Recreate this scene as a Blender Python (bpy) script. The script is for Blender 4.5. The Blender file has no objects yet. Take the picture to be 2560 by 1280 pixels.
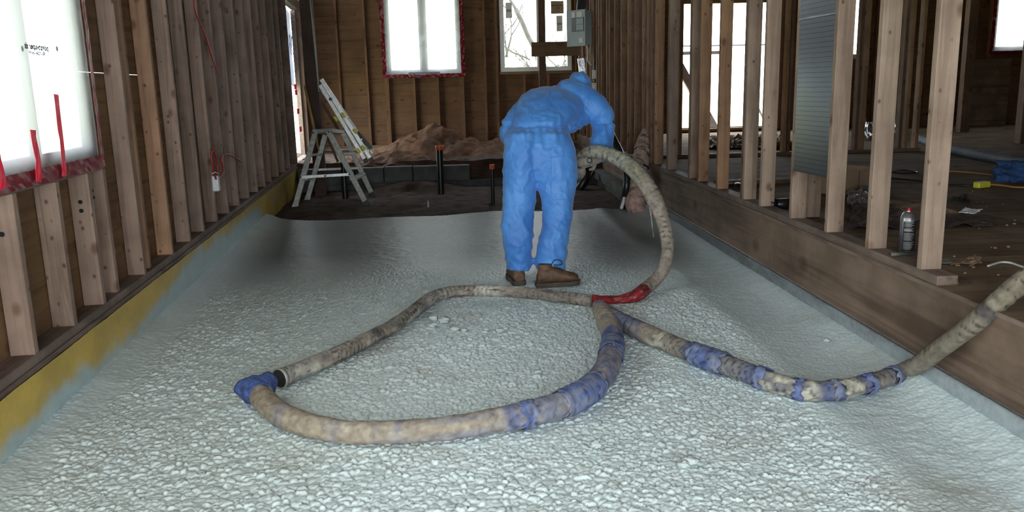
import bpy, bmesh, math, random
import numpy as np
from mathutils import Vector, Matrix, noise
random.seed(7); rng = np.random.default_rng(7)
S = bpy.context.scene
COL = S.collection
PI = math.pi

# ------------------------------------------------------------------ camera
F = 2060.0; CZ = 1.27
def _n(v): return v/np.linalg.norm(v)
_up = _n(np.array([-250., 10060., F]))
_fy = np.array([1157.-1280., (F*F-250*123)/10060., -F]); _fy = _n(_fy); _fy = _n(_fy-_up*(_fy@_up))
_fx = np.cross(_fy, _up)
RM = np.array([_fx, _fy, _up])
cam = bpy.data.cameras.new('camera'); cam.sensor_width = 36; cam.lens = F*36/2560; cam.clip_start = .05; cam.clip_end = 300
co = bpy.data.objects.new('camera', cam); COL.objects.link(co)
m4 = Matrix.Identity(4)
for i in range(3):
    for j in range(3): m4[i][j] = RM[i][j]
m4[2][3] = CZ
co.matrix_world = m4; S.camera = co
# ------------------------------------------------------------------ light
S.view_settings.view_transform = 'Standard'; S.view_settings.look = 'None'; S.view_settings.gamma = 1
S.view_settings.use_curve_mapping = False; S.view_settings.exposure = 0.0
W = bpy.data.worlds.new('sky'); S.world = W; W.use_nodes = True
bg = W.node_tree.nodes['Background']; bg.inputs[0].default_value = (.88, .965, 1.0, 1); bg.inputs[1].default_value = 10.5
def portal(name, loc, rot, sx, sy):
    l = bpy.data.lights.new(name, 'AREA'); l.shape = 'RECTANGLE'; l.size = sx; l.size_y = sy; l.cycles.is_portal = True
    o = bpy.data.objects.new(name, l); o.location = loc; o.rotation_euler = rot; COL.objects.link(o)
portal('portal_rear', (.3, -.55, 1.3), (PI/2, 0, 0), 3.6, 2.8)          # normal (-z local) -> +Y
sun = bpy.data.lights.new('sun', 'SUN'); sun.energy = 5.0; sun.angle = .2
so = bpy.data.objects.new('sun', sun); so.rotation_euler = (math.radians(-8), math.radians(38), 0); COL.objects.link(so)

# ------------------------------------------------------------------ pixel helpers (place things at real depths)
C0 = np.array([0, 0, CZ])
def ray(u, v): return RM@np.array([u-1280., 640.-v, -F])
def atz(u, v, z): r = ray(u, v); return Vector(C0+r*((z-CZ)/r[2]))
def aty(u, v, y): r = ray(u, v); return Vector(C0+r*(y/r[1]))
def atx(u, v, x): r = ray(u, v); return Vector(C0+r*(x/r[0]))
LX0, LK = -1.43, -.0775                         # left wall inner line  X = LX0 + LK*Y
def leftx(y): return LX0+LK*y
def atl(u, v, off=0.):                          # pixel on a plane parallel to the left wall (off>0 into the room)
    r = ray(u, v); return Vector(C0+r*((LX0+off)/(r[0]-LK*r[1])))
LANG = math.atan(-LK)                           # rotation of left wall about z
# ------------------------------------------------------------------ object helpers
def link(o, parent=None):
    COL.objects.link(o)
    if parent is not None: o.parent = parent
    return o
def tag(o, label=None, cat=None, group=None, kind=None):
    if label: o['label'] = label
    if cat: o['category'] = cat
    if group: o['group'] = group
    if kind: o['kind'] = kind
    return o
def empty(name, loc=(0, 0, 0), rz=0):
    o = bpy.data.objects.new(name, None); o.location = loc; o.rotation_euler = (0, 0, rz); o.empty_display_size = .1
    return link(o)
class MB:
    def __init__(s): s.v = []; s.f = []; s.c = []
    def box(s, x0, x1, y0, y1, z0, z1, bev=0, M=None):
        if bev:
            b = bev; n = len(s.v); P = []
            for z, i in ((z0, 1), (z0+b, 0), (z1-b, 0), (z1, 1)):
                e = b if i else 0
                a0, a1, c0, c1 = x0+e, x1-e, y0+e, y1-e
                P += [(a0+b*(1-i), c0, z), (a1-b*(1-i), c0, z), (a1, c0+b*(1-i), z), (a1, c1-b*(1-i), z), (a1-b*(1-i), c1, z), (a0+b*(1-i), c1, z), (a0, c1-b*(1-i), z), (a0, c0+b*(1-i), z)]
            if M: P = [tuple(M@Vector(p)) for p in P]
            s.v += P
            for k in range(3):
                for i in range(8):
                    j = (i+1) % 8; s.f.append((n+k*8+i, n+k*8+j, n+k*8+8+j, n+k*8+8+i))
            s.f.append(tuple(n+i for i in range(7, -1, -1))); s.f.append(tuple(n+24+i for i in range(8)))
            return s
        n = len(s.v)
        P = [(x0, y0, z0), (x1, y0, z0), (x1, y1, z0), (x0, y1, z0), (x0, y0, z1), (x1, y0, z1), (x1, y1, z1), (x0, y1, z1)]
        if M: P = [tuple(M@Vector(p)) for p in P]
        s.v += P
        s.f += [tuple(n+i for i in q) for q in ((3, 2, 1, 0), (4, 5, 6, 7), (0, 1, 5, 4), (1, 2, 6, 5), (2, 3, 7, 6), (3, 0, 4, 7))]
        return s
    def beam(s, a, b, w, h, upv=(0, 0, 1), bev=0):          # rectangular bar a->b, w sideways, h along upv
        a, b = Vector(a), Vector(b); d = (b-a); L = d.length; d.normalize()
        u = Vector(upv); sd = d.cross(u)
        if sd.length < 1e-4: sd = d.cross(Vector((1, 0, 0)))
        sd.normalize(); u2 = sd.cross(d)
        M = Matrix(((sd.x, d.x, u2.x, a.x), (sd.y, d.y, u2.y, a.y), (sd.z, d.z, u2.z, a.z), (0, 0, 0, 1)))
        return s.box(-w/2, w/2, 0, L, -h/2, h/2, bev, M)
    def tube(s, pts, r, n=8, caps=True, col=None):
        pts = [Vector(p) for p in pts]; m = len(pts)
        rr = r if hasattr(r, '__len__') else [r]*m
        d0 = (pts[1]-pts[0]).normalized(); ref = Vector((0, 0, 1)) if abs(d0.z) < .9 else Vector((1, 0, 0))
        base = len(s.v)
        sd = d0.cross(ref).normalized()
        for i, p in enumerate(pts):
            d = (pts[min(i+1, m-1)]-pts[max(i-1, 0)]).normalized()
            sd = (sd-d*sd.dot(d)).normalized(); u = sd.cross(d)
            for k in range(n):
                a = 2*PI*k/n; s.v.append(tuple(p+(sd*math.cos(a)+u*math.sin(a))*rr[i]))
        for i in range(m-1):
            for k in range(n):
                k2 = (k+1) % n; s.f.append((base+i*n+k, base+(i+1)*n+k, base+(i+1)*n+k2, base+i*n+k2))
        if caps:
            s.f.append(tuple(base+k for k in range(n))); s.f.append(tuple(base+(m-1)*n+k for k in range(n-1, -1, -1)))
        return s
    def lathe(s, prof, n=24, M=None):
        b = len(s.v)
        for r, z in prof:
            for k in range(n):
                p = Vector((r*math.cos(2*PI*k/n), r*math.sin(2*PI*k/n), z)); s.v.append(tuple(M@p if M else p))
        for i in range(len(prof)-1):
            for k in range(n):
                k2 = (k+1) % n; s.f.append((b+i*n+k, b+i*n+k2, b+(i+1)*n+k2, b+(i+1)*n+k))
        s.f.append(tuple(b+k for k in range(n-1, -1, -1))); s.f.append(tuple(b+(len(prof)-1)*n+k for k in range(n)))
        return s
    def prism(s, poly, d, M=None):                       # poly in local XZ, depth along +Y
        b = len(s.v); n = len(poly)
        P = [(x, 0, z) for x, z in poly]+[(x, d, z) for x, z in poly]
        if M: P = [tuple(M@Vector(p)) for p in P]
        s.v += P
        s.f.append(tuple(b+i for i in range(n))); s.f.append(tuple(b+n+i for i in range(n-1, -1, -1)))
        for i in range(n):
            j = (i+1) % n; s.f.append((b+j, b+i, b+n+i, b+n+j))
        return s
    def grid(s, fn, nu, nv):
        b = len(s.v)
        for i in range(nu+1):
            for j in range(nv+1): s.v.append(tuple(fn(i/nu, j/nv)))
        for i in range(nu):
            for j in range(nv):
                a = b+i*(nv+1)+j; s.f.append((a, a+nv+1, a+nv+2, a+1))
        return s
    def mesh(s, name):
        m = bpy.data.meshes.new(name); m.from_pydata(s.v, [], s.f)
        bm = bmesh.new(); bm.from_mesh(m); bmesh.ops.recalc_face_normals(bm, faces=bm.faces); bm.to_mesh(m); bm.free()
        return m
    def build(s, name, mat, parent=None, smooth=False):
        m = s.mesh(name); m.materials.append(mat)
        if smooth: m.polygons.foreach_set('use_smooth', [True]*len(m.polygons))
        o = bpy.data.objects.new(name, m); link(o, parent)
        return o
def smooth_angle(o, ang=40):
    me = o.data
    me.polygons.foreach_set('use_smooth', [True]*len(me.polygons))
    bm = bmesh.new(); bm.from_mesh(me)
    for e in bm.edges:
        e.smooth = not (len(e.link_faces) == 2 and e.calc_face_angle(0) > math.radians(ang))
    bm.to_mesh(me); bm.free()
    return o
def new_obj(name, me, mat, parent=None):
    if mat and not me.materials: me.materials.append(mat)
    return link(bpy.data.objects.new(name, me), parent)
# ------------------------------------------------------------------ materials
def M(name):
    m = bpy.data.materials.new(name); m.use_nodes = True
    return m, m.node_tree.nodes, m.node_tree.links, m.node_tree.nodes['Principled BSDF']
def nd(N, t, **k):
    n = N.new(t)
    for a, b in k.items(): setattr(n, a, b)
    return n
def ramp(N, stops):
    r = N.new('ShaderNodeValToRGB'); e = r.color_ramp.elements
    while len(e) > 1: e.remove(e[-1])
    e[0].position = stops[0][0]; e[0].color = (*stops[0][1], 1)
    for p, c in stops[1:]:
        x = e.new(p); x.color = (*c, 1)
    return r
def mix(N, L, fac, a, b, blend='MIX'):
    n = N.new('ShaderNodeMix'); n.data_type = 'RGBA'; n.blend_type = blend
    for sock, v in ((0, fac), (6, a), (7, b)):
        if isinstance(v, bpy.types.NodeSocket): L.new(v, n.inputs[sock])
        else: n.inputs[sock].default_value = v if sock == 0 else (*v, 1)
    return n.outputs[2]
def plain(name, c, rough=.6, metal=0., var=.25, scale=12., bump=.0, bscale=60.):
    m, N, L, P = M(name)
    tc = nd(N, 'ShaderNodeTexCoord'); ns = nd(N, 'ShaderNodeTexNoise'); ns.inputs['Scale'].default_value = scale; ns.inputs['Detail'].default_value = 5
    L.new(tc.outputs['Object'], ns.inputs['Vector'])
    r = ramp(N, [(.3, tuple(x*(1-var) for x in c)), (.7, tuple(min(1, x*(1+var)) for x in c))]); L.new(ns.outputs['Fac'], r.inputs[0])
    L.new(r.outputs[0], P.inputs['Base Color']); P.inputs['Roughness'].default_value = rough; P.inputs['Metallic'].default_value = metal
    if bump:
        n2 = nd(N, 'ShaderNodeTexNoise'); n2.inputs['Scale'].default_value = bscale; n2.inputs['Detail'].default_value = 6; L.new(tc.outputs['Object'], n2.inputs['Vector'])
        b = nd(N, 'ShaderNodeBump'); b.inputs['Strength'].default_value = bump; b.inputs['Distance'].default_value = .01
        L.new(n2.outputs['Fac'], b.inputs['Height']); L.new(b.outputs[0], P.inputs['Normal'])
    return m
def wood(name, c, dark, axis='Z', knots=.5, knotscale=5., rough=.75, grain=1., objcol=True, dirt=.0, spec=.4, dots=0.):
    m, N, L, P = M(name)
    tc = nd(N, 'ShaderNodeTexCoord'); oi = nd(N, 'ShaderNodeObjectInfo')
    add = nd(N, 'ShaderNodeVectorMath', operation='MULTIPLY_ADD'); mp = nd(N, 'ShaderNodeMapping')
    cmb = nd(N, 'ShaderNodeCombineXYZ')
    for i in range(3): L.new(oi.outputs['Random'], cmb.inputs[i])
    add.inputs[1].default_value = (37, 53, 91); L.new(cmb.outputs[0], add.inputs[0]); L.new(tc.outputs['Object'], add.inputs[2])
    sc = [26*grain]*3; sc['XYZ'.index(axis)] = 1.3*grain
    mp.inputs['Scale'].default_value = sc; L.new(add.outputs[0], mp.inputs[0])
    n1 = nd(N, 'ShaderNodeTexNoise'); n1.inputs['Scale'].default_value = 1; n1.inputs['Detail'].default_value = 4; n1.inputs['Distortion'].default_value = 1.5; L.new(mp.outputs[0], n1.inputs[0])
    r1 = ramp(N, [(.3, dark), (.5, c), (.75, tuple(min(1, x*1.18) for x in c))]); L.new(n1.outputs[0], r1.inputs[0])
    # blotches
    n2 = nd(N, 'ShaderNodeTexNoise'); n2.inputs['Scale'].default_value = 3.5; n2.inputs['Detail'].default_value = 5; L.new(add.outputs[0], n2.inputs[0])
    r2 = ramp(N, [(.3, (.62, .6, .58)), (.6, (1, 1, 1))]); L.new(n2.outputs[0], r2.inputs[0])
    colr = mix(N, L, .8, r1.outputs[0], r2.outputs[0], 'MULTIPLY')
    # knots
    mp3 = nd(N, 'ShaderNodeMapping'); s3 = [knotscale*1.6]*3; s3['XYZ'.index(axis)] = knotscale; mp3.inputs['Scale'].default_value = s3; L.new(add.outputs[0], mp3.inputs[0])
    vo = nd(N, 'ShaderNodeTexVoronoi'); vo.inputs['Scale'].default_value = 1; vo.inputs['Randomness'].default_value = 1; L.new(mp3.outputs[0], vo.inputs[0])
    r3 = ramp(N, [(.05, (.22, .13, .09)), (.11, (.5, .36, .28)), (.2, (1, 1, 1))]); L.new(vo.outputs['Distance'], r3.inputs[0])
    colr = mix(N, L, knots, colr, r3.outputs[0], 'MULTIPLY')
    if dots:
        mp5 = nd(N, 'ShaderNodeMapping'); s5 = [15.]*3; s5['XYZ'.index(axis)] = 11.; mp5.inputs['Scale'].default_value = s5; L.new(add.outputs[0], mp5.inputs[0])
        v5 = nd(N, 'ShaderNodeTexVoronoi'); v5.inputs['Scale'].default_value = 1; L.new(mp5.outputs[0], v5.inputs[0])
        r5 = ramp(N, [(.06, (.2, .13, .1)), (.12, (.75, .65, .58)), (.16, (1, 1, 1))]); L.new(v5.outputs['Distance'], r5.inputs[0])
        colr = mix(N, L, dots, colr, r5.outputs[0], 'MULTIPLY')
    if dirt:
        n4 = nd(N, 'ShaderNodeTexNoise'); n4.inputs['Scale'].default_value = 1.6; n4.inputs['Detail'].default_value = 8; n4.inputs['Roughness'].default_value = .7; L.new(add.outputs[0], n4.inputs[0])
        r4 = ramp(N, [(.38, (.35, .32, .3)), (.6, (1, 1, 1))]); L.new(n4.outputs[0], r4.inputs[0]); colr = mix(N, L, dirt, colr, r4.outputs[0], 'MULTIPLY')
    if objcol: colr = mix(N, L, 1., colr, oi.outputs['Color'], 'MULTIPLY')
    L.new(colr, P.inputs['Base Color']); P.inputs['Roughness'].default_value = rough
    P.inputs['Specular IOR Level'].default_value = spec
    b = nd(N, 'ShaderNodeBump'); b.inputs['Strength'].default_value = .25; b.inputs['Distance'].default_value = .004; L.new(n1.outputs[0], b.inputs['Height']); L.new(b.outputs[0], P.inputs['Normal'])
    return m
def vcol(name, rough=.8, bump=.3, bscale=250., var=.12, dist=.004, stretch=None):      # colour from the mesh's own colour attribute
    m, N, L, P = M(name)
    at = nd(N, 'ShaderNodeAttribute'); at.attribute_name = 'Col'
    tc = nd(N, 'ShaderNodeTexCoord'); n1 = nd(N, 'ShaderNodeTexNoise'); n1.inputs['Scale'].default_value = 35; n1.inputs['Detail'].default_value = 8; L.new(tc.outputs['Object'], n1.inputs[0])
    r = ramp(N, [(.3, (1-var*2,)*3), (.7, (1+var,)*3)]); L.new(n1.outputs[0], r.inputs[0])
    L.new(mix(N, L, 1, at.outputs['Color'], r.outputs[0], 'MULTIPLY'), P.inputs['Base Color']); P.inputs['Roughness'].default_value = rough
    n2 = nd(N, 'ShaderNodeTexNoise'); n2.inputs['Scale'].default_value = bscale; n2.inputs['Detail'].default_value = 4; L.new(tc.outputs['Object'], n2.inputs[0])
    b = nd(N, 'ShaderNodeBump'); b.inputs['Strength'].default_value = bump; b.inputs['Distance'].default_value = dist; L.new(n2.outputs[0], b.inputs['Height']); L.new(b.outputs[0], P.inputs['Normal'])
    return m
def setcol(me, cols):
    a = me.color_attributes.new('Col', 'FLOAT_COLOR', 'POINT'); arr = np.ones((len(me.vertices), 4), np.float32); arr[:, :3] = cols; a.data.foreach_set('color', arr.ravel())
m_stud = wood('stud_wood', (.325, .232, .182), (.235, .160, .122), 'Z', .7, 5.0, dots=.8, dirt=.35)
m_boardy = wood('board_wood_long', (.25, .185, .15), (.17, .12, .095), 'Y', .5, 3., dirt=.6)
m_boardx = wood('board_wood_cross', (.20, .125, .075), (.13, .08, .045), 'X', .5, 3., dirt=.3)
m_rim = wood('rim_wood', (.225, .155, .11), (.135, .085, .058), 'Y', .6, 2.2, grain=.45, dirt=.45)
m_ply = wood('plywood', (.165, .082, .037), (.105, .05, .022), 'X', .7, 4.5, grain=.55, dirt=.35)
m_plyl = wood('plywood_left', (.21, .115, .052), (.13, .068, .03), 'Y', .6, 4., grain=.6, dirt=.3)
m_subf = wood('subfloor_ply', (.235, .165, .11), (.16, .11, .075), 'X', .4, 2.5, grain=.35, dirt=.5, rough=.95, spec=.15)
m_dirt = plain('red_earth', (.06, .030, .018), .95, 0, .5, 6, .9, 40)
m_heap = plain('sandy_earth', (.13, .062, .032), .95, 0, .45, 9, .9, 60)
m_block = plain('concrete', (.085, .088, .085), .9, 0, .35, 5, .35, 120)
m_alu = plain('aluminium', (.62, .62, .60), .38, .75, .2, 30, .05)
m_aluw = plain('weathered_aluminium', (.40, .40, .37), .5, .25, .25, 25, .1, 100)
m_steel = plain('galvanised_steel', (.55, .57, .6), .32, .9, .15, 10)
m_black = plain('black_plastic', (.012, .012, .013), .32, 0, .2)
m_orange = plain('orange_plastic', (.75, .10, .03), .4, 0, .1)
m_tape = plain('red_tape', (.17, .003, .012), .35, 0, .3, 14, .15, 30)  # kept dark: tape seen against window light, shade put into the red
m_tapeb = plain('red_tape_bright', (.85, .01, .05), .4, 0, .2, 14, .4, 30)  # raised red: glow of light through the tape strips put into the colour
m_white = plain('white_vinyl', (.68, .69, .69), .35, 0, .04)
m_yellow = plain('yellow_plastic', (.70, .68, .06), .45, 0, .1)
m_gold = plain('yellow_pole_wood', (.40, .22, .06), .5, 0, .25, 8)
m_redwire = plain('red_cable', (.36, .02, .02), .4, 0, .1)
m_card = plain('cardboard', (.27, .18, .115), .85, 0, .2, 4, .1)
m_cardd = plain('cardboard_dark', (.06, .04, .032), .8, 0, .4, 6, .2)
m_wrap = plain('house_wrap', (.80, .82, .86), .6, 0, .05)
def _wrapshine():
    m, N, L, P = M('house_wrap_sheet'); P.inputs['Base Color'].default_value = (.75, .78, .84, 1); t = nd(N, 'ShaderNodeBsdfTranslucent'); t.inputs[0].default_value = (.16, .17, .20, 1); a_ = nd(N, 'ShaderNodeAddShader')
    L.new(P.outputs[0], a_.inputs[0]); L.new(t.outputs[0], a_.inputs[1]); L.new(a_.outputs[0], N['Material Output'].inputs[0]); return m
m_wrapt = _wrapshine()
m_paper = plain('paper_label', (.62, .62, .60), .7, 0, .06)
m_ink = plain('ink', (.04, .045, .05), .7, 0, .1)
m_inkp = plain('ink_violet', (.25, .25, .36), .7, 0, .1)
m_greyp = plain('grey_painted_steel', (.09, .12, .135), .45, .3, .1)
m_door = plain('grey_panel_door', (.15, .165, .18), .4, .4, .1)
m_bluerag = plain('blue_cloth', (.03, .08, .22), .9, 0, .4, 20, .6, 60)
m_bark = plain('bark', (.06, .055, .05), .9, 0, .3, 10)
m_grass = plain('meadow_grass', (.55, .58, .30), .95, 0, .4, 3)
m_cable = plain('orange_cable', (.50, .22, .05), .5, 0, .1)
m_wirew = plain('white_cable', (.62, .62, .6), .5, 0, .1)
m_foil = plain('silver_foil', (.6, .6, .65), .3, .9, .3, 12, .9, 14)
m_lace = plain('black_lace', (.015, .012, .012), .8)
m_glove = plain('dusty_glove', (.24, .205, .175), .85, 0, .25, 30, .4, 90)
m_skin = plain('skin', (.55, .36, .27), .6, 0, .05)
m_lamf = plain('dirty_steel', (.10, .095, .085), .5, 0, .25, 8)
def glass():
    m, N, L, P = M('window_glass'); N.remove(P)
    g = nd(N, 'ShaderNodeBsdfGlossy'); g.inputs['Roughness'].default_value = .02; t = nd(N, 'ShaderNodeBsdfTransparent'); x = nd(N, 'ShaderNodeMixShader'); x.inputs[0].default_value = .05
    L.new(t.outputs[0], x.inputs[1]); L.new(g.outputs[0], x.inputs[2]); L.new(x.outputs[0], N['Material Output'].inputs[0]); return m
m_glass = glass()
def film():
    m, N, L, P = M('poly_film'); N.remove(P)
    a = nd(N, 'ShaderNodeBsdfTranslucent'); a.inputs[0].default_value = (.28, .285, .29, 1); t = nd(N, 'ShaderNodeBsdfTransparent'); t.inputs[0].default_value = (.95, .97, .97, 1)
    g = nd(N, 'ShaderNodeBsdfGlossy'); g.inputs['Roughness'].default_value = .25
    x = nd(N, 'ShaderNodeMixShader'); x.inputs[0].default_value = .4; y = nd(N, 'ShaderNodeMixShader'); y.inputs[0].default_value = .06
    tc = nd(N, 'ShaderNodeTexCoord'); ns = nd(N, 'ShaderNodeTexNoise'); ns.inputs['Scale'].default_value = 5; ns.inputs['Detail'].default_value = 5; L.new(tc.outputs['Object'], ns.inputs[0])
    b = nd(N, 'ShaderNodeBump'); b.inputs['Strength'].default_value = .5; b.inputs['Distance'].default_value = .03; L.new(ns.outputs[0], b.inputs['Height']); L.new(b.outputs[0], a.inputs['Normal']); L.new(b.outputs[0], g.inputs['Normal'])
    L.new(a.outputs[0], x.inputs[1]); L.new(t.outputs[0], x.inputs[2]); L.new(x.outputs[0], y.inputs[1]); L.new(g.outputs[0], y.inputs[2]); L.new(y.outputs[0], N['Material Output'].inputs[0]); return m
m_film = film()
def duct():
    m, N, L, P = M('foil_duct'); P.inputs['Metallic'].default_value = .9; P.inputs['Roughness'].default_value = .26; P.inputs['Base Color'].default_value = (.42, .44, .47, 1)
    tc = nd(N, 'ShaderNodeTexCoord'); w = nd(N, 'ShaderNodeTexWave'); w.bands_direction = 'Z'; w.inputs['Scale'].default_value = 12; w.inputs['Distortion'].default_value = .5; w.inputs['Detail'].default_value = 2; L.new(tc.outputs['Object'], w.inputs[0])
    ns = nd(N, 'ShaderNodeTexNoise'); ns.inputs['Scale'].default_value = 40; L.new(tc.outputs['Object'], ns.inputs[0])
    r = ramp(N, [(.0, (.12, .13, .14)), (.06, (.27, .29, .32))]); L.new(w.outputs[0], r.inputs[0]); L.new(r.outputs[0], P.inputs['Base Color'])
    b = nd(N, 'ShaderNodeBump'); b.inputs['Strength'].default_value = .06; b.inputs['Distance'].default_value = .0006; L.new(w.outputs[0], b.inputs['Height'])
    b2 = nd(N, 'ShaderNodeBump'); b2.inputs['Strength'].default_value = .08; b2.inputs['Distance'].default_value = .001; L.new(ns.outputs[0], b2.inputs['Height']); L.new(b.outputs[0], b2.inputs['Normal']); L.new(b2.outputs[0], P.inputs['Normal']); return m
m_duct = duct()

# ------------------------------------------------------------------ numpy noise
def vnoise(x, y, seed=0):
    xi = np.floor(x).astype(np.int64); yi = np.floor(y).astype(np.int64); fx = x-xi; fy = y-yi
    fx = fx*fx*(3-2*fx); fy = fy*fy*(3-2*fy)
    def h(a, b):
        n = (a*374761393+b*668265263+seed*1274126177) & 0xffffffff
        n = ((n ^ (n >> 13))*1274126177) & 0xffffffff
        return ((n ^ (n >> 16)) & 0xffff)/65535.
    return (h(xi, yi)*(1-fx)+h(xi+1, yi)*fx)*(1-fy)+(h(xi, yi+1)*(1-fx)+h(xi+1, yi+1)*fx)*fy
def fbm(x, y, o=4, seed=0):
    s = 0; a = .5
    for i in range(o): s = s+a*(vnoise(x*2**i, y*2**i, seed+i)-.5); a *= .5
    return s
def hsh(a, b, s):
    n = (a*73856093 ^ b*19349663 ^ s*83492791) & 0xffffffff
    n = ((n ^ (n >> 15))*2246822519) & 0xffffffff
    return ((n ^ (n >> 13)) & 0xffff)/65535.
def pebbles(x, y, cell, seed):
    X = x/cell; Y = y/cell; xi = np.floor(X).astype(np.int64); yi = np.floor(Y).astype(np.int64)
    f1 = np.full(x.shape, 9.); f2 = np.full(x.shape, 9.); hh = np.zeros(x.shape)
    for dx in (-1, 0, 1):
        for dy in (-1, 0, 1):
            a = xi+dx; b = yi+dy
            px = a+1.0*hsh(a, b, seed); py = b+1.0*hsh(a, b, seed+1); rr = .6+.8*hsh(a, b, seed+2)**1.5
            d = np.hypot((X-px)*(.8+.5*hsh(a, b, seed+4)), Y-py)/rr
            c = d < f1; f2 = np.where(c, f1, np.minimum(f2, d)); hh = np.where(c, hsh(a, b, seed+3), hh); f1 = np.where(c, d, f1)
    e = np.clip((f2-f1)/(.22+.35*hh), 0, 1)
    return (1-(1-e)**2.4)*(.5+.7*hh)-.22*f1*f1+.1
def grid_mesh(name, X, Y, Z, mat, parent=None, cols=None, smooth=True):
    nu, nv = X.shape; V = np.stack([X, Y, Z], -1).reshape(-1, 3).astype(np.float32)
    idx = np.arange(nu*nv).reshape(nu, nv); q = np.stack([idx[:-1, :-1], idx[:-1, 1:], idx[1:, 1:], idx[1:, :-1]], -1).reshape(-1, 4)
    me = bpy.data.meshes.new(name); me.vertices.add(len(V)); me.vertices.foreach_set('co', V.ravel())
    me.loops.add(q.size); me.loops.foreach_set('vertex_index', q.ravel().astype(np.int32)); me.polygons.add(len(q)); me.polygons.foreach_set('loop_start', np.arange(0, q.size, 4, dtype=np.int32))
    me.update(calc_edges=True); me.polygons.foreach_set('use_smooth', np.ones(len(q), bool) if smooth else np.zeros(len(q), bool))
    if cols is not None: setcol(me, cols.reshape(-1, 3))
    me.materials.append(mat); return link(bpy.data.objects.new(name, me), parent)

# ================================================================== FLOOR (sprayed foam over stones)
m_foam = vcol('sprayed_foam', .40, .2, 90., .04, .003)
def edge_far(x): return 8.5+.10*np.sin(x*2.1+.6)+.05*np.sin(x*5.3)+.06*fbm(x*3, x*0+3, 3, 5)
def foam():
    ys = [.6]
    while ys[-1] < 8.75: ys.append(ys[-1]+max(.0045, .0021*ys[-1]))
    ys = np.array(ys); nu = 720; t = np.linspace(0, 1, nu)
    Y = np.repeat(ys[:, None], nu, 1); XL = leftx(ys)+.002; XR = np.full_like(ys, 1.898)
    lim = np.minimum(XR, .30+ys*.80); liml = np.maximum(XL, -.30-ys*.80)
    X = liml[:, None]+(lim-liml)[:, None]*t[None, :]
    dl = X-(leftx(Y)); dr = 1.898-X
    big = .05*fbm(X*.9, Y*.9, 4, 11)
    line = 5.55+.35*fbm(X*1.3, Y*.4, 3, 21)*2+.28*np.clip(X-.2, 0, 2)*.3
    rough = 1/(1+np.exp((Y-line)/.22))
    sm = np.clip((dl-.10-.16*fbm(Y*1.5, X*0+1, 3, 8))/.12, 0, 1)*np.clip((dr-.42-.35*fbm(Y*1.1, X*0+7, 3, 9))/.14, 0, 1)
    sm2 = rough*sm
    p = pebbles(X+.003*fbm(X*50, Y*50, 2, 3), Y, .031, 5); p2 = pebbles(X, Y, .0165, 15)
    sel = vnoise(X*4, Y*4, 30)
    peb = (p*(.35+.65*sel)+p2*(.55-.35*sel))*1.05
    Z = big*.35+.0125*peb*sm2+.006*fbm(X*14, Y*14, 3, 44)*sm2+.004*fbm(X*22, Y*30, 3, 40)*(1-sm2)+.003*fbm(X*14, Y*18, 3, 41)*(1-sm2)+.0035*p2*(1-sm2)*np.clip((6.5-Y)/3, 0, 1)
    Z += .055*np.exp(-(dl/.13)**2)+.055*np.exp(-(dr/.13)**2)+.012*np.exp(-((dr-.5)/.1)**2)
    Z -= .008
    # far lip
    ef = edge_far(X); over = np.clip((Y-ef)/.05, 0, 1); Z -= over**1.5*.16
    Y2 = np.minimum(Y, ef+.03+0*Y)
    # colour
    base = np.array([.80, .925, .94]); pale = np.array([.70, .82, .84]); dk = np.array([.185, .23, .24]); grn = np.array([.60, .65, .62])
    n = np.clip(.5+1.6*fbm(X*1.4, Y*1.4, 5, 50), 0, 1)[..., None]
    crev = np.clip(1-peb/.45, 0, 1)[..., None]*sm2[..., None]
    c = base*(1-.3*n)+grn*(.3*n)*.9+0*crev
    c = c*(1-.4*crev)  # shade between the pebbles put into the colour
    smooth_c = pale*(1-.25*n)+dk*.25*n
    s = sm2[..., None]; c = c*s+smooth_c*(1-s)
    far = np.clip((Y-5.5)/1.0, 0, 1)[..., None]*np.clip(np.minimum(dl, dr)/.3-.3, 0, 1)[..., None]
    c = c*(1-far)+(dk*1.08*(.85+.4*n))*far  # far end darkened in the colour, imitating daylight falling off
    br = (np.clip(fbm(X*2.2, Y*2.2, 4, 77)-.17, 0, 1)*2.0)[..., None]; c = c*(1-np.clip(br, 0, .5))+np.array([.33, .27, .2])*np.clip(br, 0, .5)
    yel = np.clip(1-dl/.012, 0, 1)[..., None]
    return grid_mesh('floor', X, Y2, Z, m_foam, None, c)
fl = foam(); tag(fl, 'bumpy pale sprayed foam over stones, smooth and tinted with shade at its far end', kind='structure')
# plain foam beyond the fine mesh (near the camera, out of frame sides)
yg = np.linspace(-1.2, .6, 60)[:, None].repeat(80, 1); xg = np.linspace(-1.5, 1.898, 80)[None, :].repeat(60, 0)
o = grid_mesh('foam_apron', xg, yg, .01*fbm(xg*6, yg*6, 4, 2), m_foam, fl, np.ones((60, 80, 3))*np.array([.58, .66, .66]))
ysd = np.linspace(.6, 2.2, 40)
for nm, sgn in (('foam_apron', -1), ('foam_apron', 1)):
    yy = ysd[:, None].repeat(12, 1); inner = sgn*(.28+yy*.80); outer = np.where(sgn < 0, leftx(yy), 1.898)
    outer = np.where(sgn*(outer-inner) > 0, outer, inner); tt = np.linspace(0, 1, 12)[None, :]
    xx = inner+(outer-inner)*tt
    grid_mesh(nm, xx, yy, -.004+.004*fbm(xx*9, yy*9, 3, 3), m_foam, fl, np.ones((40, 12, 3))*np.array([.58, .66, .66]))

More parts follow.
